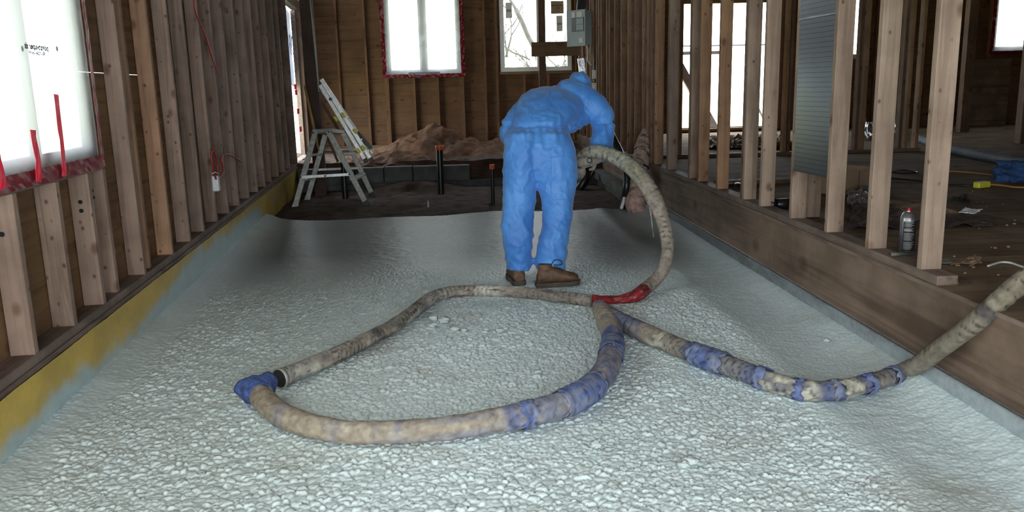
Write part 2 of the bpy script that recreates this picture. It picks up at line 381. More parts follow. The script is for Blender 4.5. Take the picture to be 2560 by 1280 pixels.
# loose foam crumbs on the floor
m_crumb = plain('foam_crumb', (.50, .55, .53), .7, 0, .12, 30, .5, 90)
def lump(name, loc, r, mat, parent=None, flat=.6, seed=0, sub=3, amp=.35, sx=1., sy=1.):
    bm = bmesh.new(); bmesh.ops.create_icosphere(bm, subdivisions=sub, radius=1)
    for v in bm.verts:
        k = 1+amp*noise.fractal(v.co*1.6+Vector((seed*3.1, seed, 0)), .8, 2., 3)
        v.co = Vector((v.co.x*sx, v.co.y*sy, v.co.z*flat))*k*r
    for f in bm.faces: f.smooth = True
    me = bpy.data.meshes.new(name); bm.to_mesh(me); bm.free(); o = new_obj(name, me, mat, parent); o.location = loc; return o
for i, (u, v, r) in enumerate([(1085, 795, .035), (1110, 800, .04), (1080, 812, .03), (1135, 822, .03), (1160, 825, .022), (1215, 822, .02), (1250, 826, .025), (1725, 1150, .03), (1710, 1160, .022), (1620, 855, .018), (1345, 928, .02), (1490, 1110, .025), (2065, 850, .02)]):
    p = atz(u, v, .02); o = lump('foam_crumb', p, r*.8, m_crumb, None, .55, i, 3, .5)
    tag(o, ['largest pale crumb group piece, left end, inside the hose loop', 'pale foam crumb just right of the leftmost one inside the hose loop', 'pale foam crumb nearest the viewer of the left three in the hose loop', 'foam crumb left of the flat pair inside the hose loop', 'foam crumb right of the flat pair inside the hose loop', 'small foam crumb alone in the middle of the hose loop', 'foam crumb inside the hose loop closest to the red wrapped neck', 'larger broken foam crumb in the foreground right of the thick sleeve', 'smaller foam crumb touching the larger foreground one', 'foam crumb beside the taped sleeve near the fork', 'small foam crumb inside the loop above the thick sleeve', 'lone foam crumb in front of the thick sleeve', 'foam crumb on the smooth foam beyond the taped sleeve'][i], 'debris', 'loose foam crumbs on the foam floor')

# ================================================================== PIT, EARTH
def earth():
    nx, ny = 150, 150
    X = np.linspace(-2.7, 2.3, nx)[None, :].repeat(ny, 0); Y = np.linspace(8.4, 14.1, ny)[:, None].repeat(nx, 1)
    Z = -.07+.10*fbm(X*1.5, Y*1.5, 5, 60)+.05*fbm(X*8, Y*8, 3, 61)
    up = np.clip((Y-11.45)/.08, 0, 1)
    Z = Z+up*(.36)
    Z += .13*np.exp(-((X+.7)/.8)**2-((Y-11.0)/.25)**2)*(1-up)
    X2 = X
    return grid_mesh('dirt_floor', X2, Y, Z, m_dirt)
o = earth(); tag(o, 'dark bare earth in the unfinished end beyond the foam', kind='structure')
def heap():
    nx, ny = 170, 130
    X = np.linspace(-2.2, 1.5, nx)[None, :].repeat(ny, 0); Y = np.linspace(11.45, 13.9, ny)[:, None].repeat(nx, 1)
    pk = aty(1085, 312, 13.0); 
    r = np.hypot((X-pk.x)/1.3, (Y-13.0)/.85); Z = .52*np.clip(1-r, 0, 1)**.9
    r2 = np.hypot((X-pk.x+.75)/1.0, (Y-12.1)/.8); Z = np.maximum(Z, .24*np.clip(1-r2, 0, 1)**.7)
    r3 = np.hypot((X-pk.x-.9)/.9, (Y-13.0)/.9); Z = np.maximum(Z, .3*np.clip(1-r3, 0, 1)**.7)
    Z = Z*(1+.5*fbm(X*3, Y*3, 4, 70))+.10*fbm(X*6, Y*6, 5, 71)*np.clip(Z/.1, 0, 1)
    return grid_mesh('dirt_pile', X, Y, .2+Z-.02, m_heap)
o = heap(); tag(o, 'heap of brown excavated earth against the far plywood wall', 'dirt pile')
for i in range(26):
    a = random.uniform(0, 2*PI); pk = aty(1000+random.uniform(-60, 190), 400, 11.7+random.uniform(0, .3))
    o = lump('earth_clod', (pk.x, pk.y, .24+random.uniform(0, .02)), random.uniform(.02, .045), m_heap, None, .8, i, 2, .6)
    tag(o, 'brown clod of earth at the foot of the excavated heap', 'clod', 'earth clods at the foot of the heap')
# ------------------------------------------------------------------ block wall
bw = empty('block_wall', (0, 11.3, 0)); tag(bw, 'low two-course grey concrete block wall across the pit in front of the dirt pile', 'block wall')
x0 = leftx(11.3)+.05
bmsh = {}
def blk(xa, xb, z0, z1, y=0.):
    key = (round(xb-xa, 3), round(z1-z0, 3))
    if key not in bmsh:
        bmsh[key] = MB().box(0, xb-xa-.012, -.06, .13, 0, z1-z0-.01, .006).mesh('concrete_block'); bmsh[key].materials.append(m_block)
    o = new_obj('concrete_block', bmsh[key], None, bw); o.location = (xa, y+random.uniform(-.008, .008), z0+random.uniform(-.004, .004)); return o
xe = aty(1176, 410, 11.3).x
xs = [xe-.39*k for k in range(0, 9)]
for a, b in zip(xs[1:], xs[:-1]):
    if a > x0-.1: blk(max(a, x0), b, .05, .26)
for k in range(12):
    a = x0+.39*k-.2
    if a < 1.9: blk(max(a, x0), a+.39, -.16, .045)
MB().box(x0, 1.95, -.03, .11, -.3, .05).build('mortar_core', m_block, bw)

# ================================================================== LEFT WALL
# local frame: origin on the inner line at Y=0, +y along wall, +x into the room
wl = empty('wall_left', (LX0, 0, 0), LANG); tag(wl, kind='structure')
cL = math.cos(LANG); 
def lloc(p):       # world -> wall-left local
    q = Matrix.Rotation(-LANG, 3, 'Z')@(Vector(p)-Vector((LX0, 0, 0))); return q
ZB = .31
bl = lloc(atl(255, 400)); WINZ = bl.z; WINY = bl.y; 
doorn = lloc(atl(736, 300)).y; doorf = lloc(atl(769, 300)).y
# sheathing panels (4x8 sheets with gaps) behind the studs
shp = []
def sheet(y0, y1, z0, z1): k = .0015*(len(wl.children) % 2); MB().box(-.105-k, -.092-k, y0, y1, z0, z1).build('plywood_panel', m_plyl, wl)
zj = lloc(atl(235, 181, -.09)).z
sheet(-1.2, .40, .27, 2.85); sheet(.40, WINY+.02, .27, WINZ+.02)
yy = WINY+.02
while yy < doorn-.05:
    y2 = min(yy+(1.22 if yy < 5 else 2.44), doorn-.02)
    g_ = .0022 if yy < 5 else 0; sheet(yy, y2, .27, zj-g_/2); sheet(yy, y2, zj+g_/2, 2.85); yy = y2
sheet(doorf, 14.2, .27, 2.85)
def stud_mesh(L, w=.038, d=.089): 
    m = MB().box(0, d, 0, w, 0, L, .002).mesh('stud'); m.materials.append(m_stud); return m
studm = {}
def stud(parent, x, y, z0, z1, colr=None, d=.089, w=.038, flat=False):
    key = (round(z1-z0, 2), d, w)
    if key not in studm: studm[key] = stud_mesh(z1-z0, w, d)
    o = new_obj('stud', studm[key], None, parent); o.location = (x, y, z0)
    b = random.uniform(.80, 1.08); t = random.uniform(-.03, .05)
    c = colr or (b*(1+t), b, b*(1-t)); o.color = (*c, 1); 
    if random.random() < .5 and abs(z0-ZB) < 9: o.rotation_euler = (random.uniform(-.002, .002), random.uniform(-.001, .001), 0)
    return o
LS = [(86.8, 881), (185.6, 808), (258.7, 753.6), (301.7, 729), (361.7, 682), (386, 682), (432, 647), (475, 603.6), (509.4, 574.7), (543, 551), (571.7, 529), (597.7, 510.7), (622.7, 493.4), (644.8, 478), (662.8, 464), (679, 452.7), (696.6, 440), (712.5, 429.6), (724.5, 419.5)]
warm = (1.18, .93, .70); grey = (.95, .9, .86)
for i, (u, v) in enumerate(LS):
    p = lloc(atl(u, v)); y = p.y; x = -.089
    if i in (3,): x = -.105
    if i == 5: x = -.112
    top = WINZ-.045 if i <= 3 else 2.8
    stud(wl, x, y, ZB, top, warm if i in (5, 6) else (grey if i < 5 else None))
for y in (1.3, .85, .4, -.1, -.6, -1.1): stud(wl, -.089, y, ZB, WINZ-.045 if y > .4 else 2.8)
stud(wl, -.089, lloc(atl(30, 881)).y-.45, ZB, WINZ-.045)
for y in (doorf, doorf+.05, doorf+.45, doorf+.9): stud(wl, -.089, y, ZB, 2.8)
# wane / splits: dark missing strips are left to the grain; plates
MB().box(-.105, .002, -1.2, 14.2, ZB-.038, ZB, .003).build('bottom_plate', m_boardy, wl)
MB().box(-.12, .012, -1.2, 14.2, ZB-.060, ZB-.0385, .003).build('sill_plate', m_boardy, wl)
MB().box(-.25, .006, -1.2, 14.2, -.4, ZB-.0605).build('foundation', m_block, wl)  # hidden solid block, added to stop light leaking under the plates
MB().box(-.105, 0, -1.2, 14.2, 2.8, 2.84, .003).build('top_plate', m_boardy, wl)
MB().box(-.095, 0, .35, WINY, WINZ-.045, WINZ-.006, .002).build('rough_sill', m_boardy, wl)
# black discs standing for the dark of drilled holes in the cripple studs (on the faces turned to the camera)
dW = Vector((-math.sin(LANG), math.cos(LANG), 0))
for u, v, k in ((201, 505, 2), (203.6, 527, 2), (229, 477, 3), (232, 494, 3), (5, 586, 0)):
    P0_ = atl(*LS[k]); r_ = Vector(ray(u, v)); c_ = Vector(C0); t_ = (P0_-c_).dot(dW)/r_.dot(dW); q = lloc(c_+r_*t_)
    MB().lathe([(.010, 0), (.010, .0015)], 12, Matrix.Translation((q.x, q.y-.0018, q.z))@Matrix.Rotation(-PI/2, 4, 'X')).build('drill_hole', m_black, wl)
# foundation covered in yellow foam
def ycurb():
    n = 900; m = 26
    Y = np.linspace(-1.2, 14.1, n)[:, None].repeat(m, 1); t = np.linspace(0, 1, m)[None, :].repeat(n, 0)
    Z = (ZB-.055)*(1-t)+(-.25)*t
    tt = np.clip((ZB-.055-Z)/.3, 0, 1)
    XL_ = .020-.008*tt+.010*fbm(Y*3, Z*8, 4, 90)+.006*fbm(Y*14, Z*20, 3, 91)
    wx = LX0+cL*XL_-math.sin(LANG)*Y; wy = math.sin(LANG)*XL_+cL*Y
    lim = .095+.10*np.clip((Y-4.5)/1.5, 0, 1)+.17*fbm(Y*2.3, Y*0, 4, 95)+.10*fbm(Y*8, Z*6, 3, 97)
    k = 1/(1+np.exp((Z-lim)/.011)); k = k*(1/(1+np.exp((Y-8.35)/.05)))
    ye = np.array([.56, .385, .065])*(1+.5*fbm(Y*4, Z*9, 4, 92))[..., None]; pl = np.array([.42, .53, .54])*(1+.15*fbm(Y*8, Z*9, 4, 93))[..., None]
    c = ye*(1-k[..., None])+pl*k[..., None]
    dkk = np.clip((Y-8.6)/1.5, 0, 1)[..., None]*.6*np.clip(.6+2*fbm(Y*3, Z*6, 3, 98), 0, 1)[..., None]; c = c*(1-dkk)+np.array([.10, .10, .04])*dkk
    return grid_mesh('baseboard_left', wx, wy, Z, m_foam, None, c)
tag(ycurb(), 'foundation edge under the left wall coated in yellow foam fading to pale blue', kind='structure')

# left window with film, tape
w1 = empty('window_1', (LX0, 0, 0), LANG); tag(w1, kind='structure')
wy0, wy1, wz0, wz1 = .45, WINY, WINZ, 2.5
fr = MB()
for a, b, c, d in ((wy0, wy1, wz0, wz0+.07), (wy0, wy1, wz1-.07, wz1), (wy0, wy0+.07, wz0+.07, wz1-.07), (wy1-.07, wy1, wz0+.07, wz1-.07)): fr.box(-.12, -.055, a, b, c, d, .004)
fr.build('window_frame', m_white, w1)
ym = lloc(atl(60, 200, -.06)).y
MB().box(-.11, -.05, ym-.055, ym+.055, wz0+.06, wz1-.06, .006).build('mullion', m_white, w1)
MB().box(-.10, -.09, wy0+.06, wy1-.06, wz0+.06, wz1-.06).build('pane', m_glass, w1)
def filmg(y0, y1, z0, z1, x, sx, seed, n=50, amp=.02):
    Y = np.linspace(y0, y1, n)[None, :].repeat(n, 0); Z = np.linspace(z0, z1, n)[:, None].repeat(n, 1)
    e = np.minimum(np.minimum((Y-y0), (y1-Y)), np.minimum(Z-z0, z1-Z)); k = np.clip(e/.15, 0, 1)
    D = k*(amp*fbm(Y*2.2, Z*.7, 4, seed)+amp*.4*fbm(Y*9, Z*3, 3, seed+1))
    return Y, Z, x+D
Y, Z, X = filmg(wy0-.03, wy1+.0, wz0-.0, wz1+.02, -.012, 1, 101, 70, .05)
o = grid_mesh('plastic_film', X, Y, Z, m_film, w1)
def strip(name, pts, w, mat, parent, nrm=(1, 0, 0), th=.0015, jag=.004):     # ribbon along pts with width, slightly crumpled
    pts = [Vector(p) for p in pts]; out = []
    for a, b in zip(pts[:-1], pts[1:]):
        k = max(2, int((b-a).length/.03))
        for i in range(k): out.append(a.lerp(b, i/k))
    out.append(pts[-1]); nrm = Vector(nrm); V = []; Fc = []
    for i, p in enumerate(out):
        d = (out[min(i+1, len(out)-1)]-out[max(i-1, 0)]).normalized(); s = d.cross(nrm).normalized()
        w2 = w*(1+random.uniform(-.06, .06))/2
        for sg in (-1, -.33, .33, 1):
            V.append(tuple(p+s*w2*sg+nrm*(random.uniform(0, jag)+th)))
    for i in range(len(out)-1):
        for j in range(3): Fc.append((i*4+j, i*4+j+1, i*4+j+5, i*4+j+4))
    mb = MB(); mb.v = V; mb.f = Fc
    o = mb.build(name, mat, parent); sol = o.modifiers.new('s', 'SOLIDIFY'); sol.thickness = th; return o
strip('red_tape', [(-.0, wy0, wz0-.006), (.0, wy1+.02, wz0-.006)], .062, m_tape, w1)
strip('red_tape', [(.0, wy1+.0, wz0-.03), (-.0, wy1+.0, wz1)], .038, m_tape, w1)
strip('red_tape', [(.001, wy0, wz0-.02), (.001, wy0, wz1)], .05, m_tape, w1)
a = lloc(atl(8, 470)); b = lloc(atl(-25, 330)); 
strip('red_tape', [a, b], .05, m_tapeb, w1)
def pxl(pts, off): return [lloc(atl(u, v, off)) for u, v in pts]
o = strip('loose_tape', pxl([(95, 455), (92, 400), (83, 355), (80, 325)], .01), .046, m_tapeb, w1); o['label'] = 'short torn red tape strip stuck up the film'
o = strip('loose_tape', pxl([(160, 440), (152, 350), (143, 280), (139, 236)], .01), .042, m_tapeb, w1); o['label'] = 'tall torn red tape strip with a yellow patch'
strip('tape_mark', pxl([(151, 322), (147, 300), (144, 275)], .016), .012, m_gold, o, jag=.001) if False else None
def filmx(y, z):
    e = min(y-(wy0-.03), wy1-y, z-wz0, wz1+.02-z); k = min(1, max(0, e/.15)); a = np.array([y]); b = np.array([z])
    return -.012+k*float((.05*fbm(a*2.2, b*.7, 4, 101)+.02*fbm(a*9, b*3, 3, 102))[0])
def lay(o, Mx=None):      # let print follow the film
    Mx = Matrix.Translation(o.location)@o.rotation_euler.to_matrix().to_4x4(); Mi = Mx.inverted()
    for v in o.data.vertices:
        p = Mx@v.co; p.x = filmx(p.y, p.z)+.022; v.co = Mi@p
    return o
def text(s, size, mat, parent, loc, rotm, flip=False, name='printed_text', th=.0004, bold=0.):
    cu = bpy.data.curves.new(name, 'FONT'); cu.body = s; cu.size = size; cu.extrude = th; cu.offset = bold; cu.align_x = 'CENTER'; cu.resolution_u = 2
    t = bpy.data.objects.new('tmp', cu); COL.objects.link(t); bpy.context.view_layer.update()
    me = bpy.data.meshes.new_from_object(t.evaluated_get(bpy.context.evaluated_depsgraph_get())); bpy.data.objects.remove(t); me.name = name
    if flip:
        for v in me.vertices: v.co.x = -v.co.x
        me.flip_normals()
    me.materials.clear(); me.materials.append(mat); o = bpy.data.objects.new(name, me); link(o, parent)
    o.matrix_local = Matrix.Translation(loc)@rotm; return o
# text reads mirrored from inside; film normal is +x, text-x along -y(from inside: right = +y)
Rl = Matrix(((0, 0, 1, 0), (1, 0, 0, 0), (0, 1, 0, 0), (0, 0, 0, 1)))
tp = lloc(atl(96, 124, .02)); sc1 = .04
lay(text('polytarp-super six', sc1*.82, m_ink, w1, tp, Rl, True, bold=.0016))
tp2 = lloc(atl(97, 137, .02)); lay(text('MBS-033228-81-JA-WR', sc1*.45, m_ink, w1, tp2, Rl, True, bold=.0010))
for u in (44, 138):
    q = lloc(atl(u, 122, .0)); q.x = filmx(q.y, q.z)+.020; MB().lathe([(.002, 0), (.011, .0), (.011, .001), (.002, .001)], 16, Matrix.Translation(q)@Matrix.Rotation(PI/2, 4, 'Y')).build('printed_emblem', m_paper, w1)
# ------------------------------------------------------------------ opening in the left wall with torn house wrap
d1 = empty('door_1', (LX0, 0, 0), LANG); tag(d1, kind='structure')
MB().box(-.11, .0, doorn-.04, doorn-.002, ZB, 2.62, .003).build('door_frame', m_boardy, d1)
dtop = lloc(atl(715, 14, -.1)).z
MB().box(-.11, 0, doorn, doorf, dtop, dtop+.14, .004).build('lintel', m_boardy, d1)
y0w, y1w = doorn+.25, doorf+.05; n = 24
def wrapf(u, v):
    y = y0w+(y1w-y0w)*u; zb = lloc(atl(733, 215, -.15)).z; zt = dtop+.02-.05*math.sin(u*9)
    return (-.16-.02*noise.noise(Vector((u*3, v*4, 1))), y, zb+(zt-zb)*v+.03*noise.noise(Vector((u*9, 0, 4)))*(1-v))
g = MB().grid(wrapf, n, n).build('house_wrap', m_wrapt, d1, True); g.modifiers.new('s', 'SOLIDIFY').thickness = .001; g['label'] = 'torn white house wrap sheet with large printed letters'
q = lloc(atl(731, 137, -.145)); text('RO', .42, m_inkp, d1, (q.x, q.y, q.z), Rl, False, 'printed_letter')
for u, v in ((739, 217), (741, 231), (746, 278), (752, 323)):
    q = lloc(atl(u, v, -.06)); MB().box(q.x-.01, q.x, q.y-.12, q.y+.12, q.z-.04, q.z+.04, .002).build('wrap_fastener', m_tapeb, d1)
MB().box(-.13, -.06, doorf-.12, doorf, ZB, dtop, .003).build('door_frame', m_boardy, d1)

# ================================================================== BACK WALL  (plane Y = 14)
YB = 14.0
wb = empty('wall_back', (0, YB, 0)); tag(wb, kind='structure')
def bx(u, v=150, y=YB): return aty(u, v, y).x
def bz(u, v, y=YB): return aty(u, v, y).z
zpl = bz(1184, 356)
W2 = (bx(966, 150), bx(1152, 150), bz(1060, 185), 2.85)     # film window
W3 = (bx(1251, 150), bx(1430, 150), bz(1340, 178), 2.85)
D2 = (bx(1690, 200), bx(1925, 200), bz(1800, 320), bz(1800, 8))
W4 = (bx(2105, 100), bx(2168, 100), bz(2155, 146), 2.85)
W5 = (bx(2486, 60), bx(2486, 60)+1.1, bz(2520, 127), 2.9)
XR1 = 11.5
holes = sorted([W2, W3, D2, W4, W5], key=lambda h: h[0])
def bpan(x0, x1, z0, z1):
    if x1-x0 < .01 or z1-z0 < .01: return
    k = max(1, round((x1-x0)/1.22)); 
    for i in range(k):
        a = x0+(x1-x0)*i/k; b = x0+(x1-x0)*(i+1)/k
        kk = .003*((i+len(wb.children)) % 2); MB().box(a, b, .092+kk, .105+kk, z0, z1).build('plywood_panel', m_ply, wb)
xl = leftx(YB)-.12; xc = xl; z0p = zpl-.05
zmid = bz(870, 187)
for h in holes:
    bpan(xc, h[0], z0p, zmid); bpan(xc, h[0], zmid, 3.0)
    bpan(h[0], h[1], z0p, h[2]+.015); 
    if h[3] < 2.95: bpan(h[0], h[1], h[3]+.01, 3.0)
    xc = h[1]
bpan(xc, XR1, z0p, 3.0)
for u in (852, 921, 1214, 1244, 1500): stud(wb, bx(u, 300), 0, zpl, 2.95, (.62, .43, .29), .038, .089)
for u in (968, 1038, 1097, 1155): stud(wb, bx(u, 300)-.01, 0, zpl, W2[2]-.045, (.62, .43, .29), .038, .089)
for u in (1310, 1370, 1432): stud(wb, bx(u, 200)-.01, 0, zpl, W3[2]-.045, (.8, .58, .4), .038, .089)
for u in (962, 1151, 1436): stud(wb, bx(u, 150)+.01, .0, zpl, 2.95, (.62, .43, .29), .038, .089)
x = 2.5
while x < XR1:
    if not any(h[0]-.05 < x < h[1] for h in holes): stud(wb, x, 0, .47, 2.95, (.6, .42, .3), .038, .089)
    x += .41
for h in (D2, W4, W5):
    for xx in (h[0]-.05, h[1]+.01): stud(wb, xx, 0, .47, 2.95, (1.0, .68, .45), .038, .089)
MB().box(xl, 2.0, -.01, .1, zpl-.04, zpl, .003).build('bottom_plate', m_boardx, wb)
for h in (W2, W3, W4, W5): MB().box(h[0]-.02, h[1]+.02, 0, .095, h[2]-.045, h[2]-.006, .002).build('rough_sill', m_boardx, wb)
MB().box(D2[0]-.05, D2[1]+.05, -.005, .1, D2[3], D2[3]+.2, .003).build('lintel', m_boardx, wb)
# foundation face under the back wall, stained green-yellow
nx = 120; X = np.linspace(xl, 2.05, nx)[None, :].repeat(14, 0); Z = np.linspace(-.2, zpl-.04, 14)[:, None].repeat(nx, 1); Yw = YB+.0+.02*fbm(X*4, Z*8, 3, 120)-.02
cc = np.array([.13, .11, .045])*(1+.8*fbm(X*2, Z*5, 4, 121))[..., None]
tag(grid_mesh('baseboard_back', X, Yw, Z, m_foam, None, cc), 'stained olive foundation strip below the far wall', kind='structure')

def window(name, h, filmed, mull=(.5,), tape=True, seed=1, halves=True):
    w = empty(name, (0, YB, 0)); tag(w, kind='structure'); x0, x1, z0, z1 = h; fw = .075
    fr = MB()
    for a, b, c, d in ((x0, x1, z0, z0+fw), (x0, x1, z1-fw, z1), (x0, x0+fw, z0+fw, z1-fw), (x1-fw, x1, z0+fw, z1-fw)): fr.box(a, b, .03, .11, c, d, .004)
    fr.build('window_frame', m_white, w)
    for t in mull:
        xm = x0+(x1-x0)*t; MB().box(xm-.07, xm+.07, .025, .105, z0+.05, z1-.05, .006).build('mullion', m_white, w)
    MB().box(x0+.05, x1-.05, .075, .082, z0+.05, z1-.05).build('pane', m_glass, w)
    if filmed:
        Yy, Zz, Dd = filmg(x0-.04, x1+.04, z0-.03, z1, -.02, 1, seed*13, 40, .03)
        grid_mesh('plastic_film', Yy, Dd, Zz, m_film, w)
        for k in range(1):
            strip('red_tape', [(x0-.04, -.03, z0-.03), (x1+.04, -.03, z0-.03)], .06, m_tape, w, (0, -1, 0), jag=.012)
            strip('red_tape', [(x0-.035, -.03, z0-.05), (x0-.035, -.03, z1)], .065, m_tape, w, (0, -1, 0), jag=.02)
            strip('red_tape', [(x1+.035, -.03, z0-.05), (x1+.035, -.03, z1)], .065, m_tape, w, (0, -1, 0), jag=.02)
    return w
w2 = window('window_2', W2, True, (.5,), seed=2)
o = strip('torn_blue_print', [(W2[0]+.35, -.034, W2[2]+.005), (W2[1]-.35, -.034, W2[2]+.008)], .05, m_inkp, w2, (0, -1, 0))
w3 = window('window_3', W3, False, (.57,), seed=3)
def onback(u, v, dy=-.0): p = aty(u, v, YB+.02+dy); return p.x, p.z
for (u0, v0, u1, v1, mt, nm) in ((1265, 5, 1280, 45, m_paper, 'window_sticker'), (1392, 38, 1407, 78, m_paper, 'window_sticker'), (1378, 1, 1410, 34, m_card, 'product_label')):
    a = onback(u0, v1); b = onback(u1, v0); st = MB().box(a[0], b[0], .068, .073, a[1], b[1], .001).build(nm, mt, w3)
    if nm == 'window_sticker':
        for t in (.42, .5): 
            zz = a[1]+(b[1]-a[1])*t; MB().box(a[0]+.01, b[0]-.01, .066, .0675, zz, zz+.008).build('print_line', m_ink, w3)
    else:
        zz = a[1]+(b[1]-a[1])*.62; MB().box(a[0]+.01, b[0]-.01, .066, .0675, zz, zz+.012).build('print_line', m_ink, w3)
        text('19', .07, m_ink, w3, ((a[0]+b[0])/2, .0665, a[1]+(b[1]-a[1])*.3), Matrix.Rotation(PI/2, 4, 'X'))
cr = onback(1388, 168); MB().box(cr[0]-.09, cr[0]+.09, .005, .03, cr[1]-.008, cr[1]+.008, .003).beam((cr[0], .01, cr[1]+.01), (cr[0]+.09, -.02, cr[1]+.025), .012, .012).build('window_crank', m_white, w3)
window('window_4', W4, False, (), seed=4); window('window_5', W5, True, (), seed=5)
d2 = empty('door_2', (0, YB, 0)); tag(d2, kind='structure')
MB().box(D2[0], D2[0]+.03, 0, .1, D2[2], D2[3], .002).box(D2[1]-.03, D2[1], 0, .1, D2[2], D2[3], .002).box(D2[0]-.1, D2[1]+.1, -.02, .11, D2[2]-.04, D2[2], .002).build('door_frame', m_boardx, d2)
# rail, brace and wires seen through the opening
rl = empty('deck_railing', (bx(1700), YB+1.2, .5)); tag(rl, 'dark railing with a slanting brace outside the tall opening', 'railing')
q = [aty(1690, 130, YB+1.2), aty(1960, 122, YB+1.2)]
for k, (va, vb, th) in enumerate(((118, 110, .03), (137, 131, .07))):
    a = aty(1600, va-1, YB+1.2)-rl.location; b = aty(2000, vb, YB+1.2)-rl.location
    if k == 0: MB().tube([a, b], .015, 6).build('wire', m_black, rl)
    else: MB().beam(a, aty(1800, 131, YB+1.2)-rl.location, .05, .06).build('rail', m_cardd, rl)
a = aty(1700, 160, YB+.6)-rl.location; b = aty(1712, 232, YB+.6)-rl.location
MB().beam(aty(1690, 150, YB+.5)-rl.location, aty(1830, 400, YB+.5)-rl.location, .09, .14).build('brace', m_cardd, rl)
MB().tube([aty(1895, 270, YB+1)-rl.location, aty(1925, 330, YB+1)-rl.location], .02, 6).build('wire', m_black, rl)
MB().beam((bx(1690, 200)-rl.location.x, 0, -.6), (bx(1690, 200)-rl.location.x, 0, 1.9), .1, .1, (0, 1, 0)).build('post', m_cardd, rl)

# far side walls of the right-hand room, ceiling, rear wall
def sidewall(name, x0, x1, y0, y1, z0=-.6, z1=3.0, mat=m_ply): 
    o = MB().box(x0, x1, y0, y1, z0, z1).build(name, mat); return tag(o, kind='structure')
sidewall('wall_right', XR1, XR1+.1, -3, YB+.1)
wrr = sidewall('wall_rear', 2.05, XR1, -1.3, -1.2, -.6)
MB().box(-2.0, 2.05, -1.3, -1.2, 2.3, 3.0).build('shade_header', m_ply, wrr)  # unseen, hung low to darken the upper walls and far end
MB().box(-2.2, -1.35, -1.3, -1.2, 0, 2.65).build('side_panel', m_ply, wrr)
ce = MB().box(-3.2, XR1+.1, -1.3, YB+.2, 3.0, 3.1).build('ceiling', m_ply); tag(ce, kind='structure')
y = -1.0
while y < YB:
    b = MB().box(-2.9, XR1, y, y+.038, 2.86, 3.0, .002).build('joist', m_boardx, ce); y += .6
# rear part of the left wall below 3.0 handled by sheets

# ================================================================== RIGHT SIDE: raised floor, rim, studs
ZF = .47; ZPT = ZF; ZS = .43        # stud base; subfloor top
rf = empty('floor_raised', (2.0, 0, 0)); rf.name = 'floor.001'; tag(rf, 'raised dusty brown plywood subfloor of the right-hand room', kind='structure')
ncol = 4; ys = [ -1.2+1.22*k for k in range(14)]
for j in range(len(ys)-1):
    xs_ = [2.0+2.44*k+(0 if j % 2 else -1.22) for k in range(6)]
    for a, b in zip(xs_[:-1], xs_[1:]):
        a = 1.905 if a < 2.3 else a; b = min(b, XR1)
        if b-a < .05: continue
        MB().box(a-2+.0015, b-2-.0015, ys[j]+.0015, min(ys[j+1], YB+.1)-.0015, ZS-.019, ZS, .0012).build('subfloor_panel', m_subf, rf)
wr = empty('wall_partition', (1.911, 0, 0)); wr.name = 'wall_middle'; tag(wr, kind='structure')
yend = 3.26
MB().box(-.0, .089, yend-.08, YB, ZS, ZF, .002).build('bottom_plate', m_boardy, wr)
MB().box(.03, .09, -1.2, YB, -.4, ZS-.03).build('light_stop', m_block, wr)  # hidden behind the rim, added to block light from under the floor
rimL = MB().box(.004, .042, -1.2, YB, .098, ZS-.021, .002).build('rim_board', m_rim, wr)
MB().box(-.006, .04, -1.2, YB, ZS-.0195, ZS-.001, .002).build('floor_edge', m_boardy, wr)
m_sill = vcol('sill_strip', .6, .2, 120, .1)
# grey sill strip, dusted with foam overspray towards the camera
n = 500; Y = np.linspace(-1.2, YB, n)[:, None].repeat(10, 1); t = np.linspace(0, 1, 10)[None, :].repeat(n, 0)
Z = .105-.13*t; X = 1.898-.006*np.sin(t*3)+.006*fbm(Y*2, t, 3, 130)
sp = np.clip((5.2-Y)/3+1.5*fbm(Y*5, t*2, 4, 131)+t*.5, 0, 1)[..., None]*.55
c = np.array([.165, .175, .19])*(1+.5*fbm(Y*3, t*2, 4, 132))[..., None]*(1-sp)+np.array([.5, .58, .6])*sp
o = grid_mesh('baseboard_right', X, Y, Z, m_sill, None, c); o.modifiers.new('s', 'SOLIDIFY').thickness = .02; tag(o, 'grey sill strip along the foot of the raised floor', kind='structure')
RS = [(1657, 410.5), (1693.8, 423.7), (1742.5, 445.5), (1774.5, 453), (1822, 472), (1895.5, 498), (1944.5, 515), (2022, 545), (2110, 580), (2217, 621), (2345, 673)]
lt = (1.12, 1.12, 1.10); rw = (1.12, .88, .66)
RY = []
for i, (u, v) in enumerate(RS):
    y = atz(u, v, ZF).y; RY.append(y)
    stud(wr, random.uniform(-.003, .003), y, ZF, 2.86, lt if i in (5, 6, 7, 8, 9, 10) else (rw if i in (0, 3, 4) else None))
stud(wr, .0, RY[5]+.04, ZF, 2.86, (.7, .6, .5)); stud(wr, -.0, RY[2]+.04, ZF, 2.86, (.7, .58, .48)); stud(wr, 0, RY[1]+.045, ZF, 2.86, (.65, .52, .42))
stud(wr, .092, RY[7]+.02, ZF, 2.86, lt)
y = RY[0]+.2; k = 0
while y < 13.9:
    stud(wr, random.uniform(-.004, .004), y, ZF, 2.86, (.95, .78, .62) if k % 3 else (.8, .66, .55)); y += random.choice((.2, .41, .41)); k += 1
MB().box(0, .089, yend-.08, YB, 2.86, 2.9, .002).build('top_plate', m_boardy, wr)
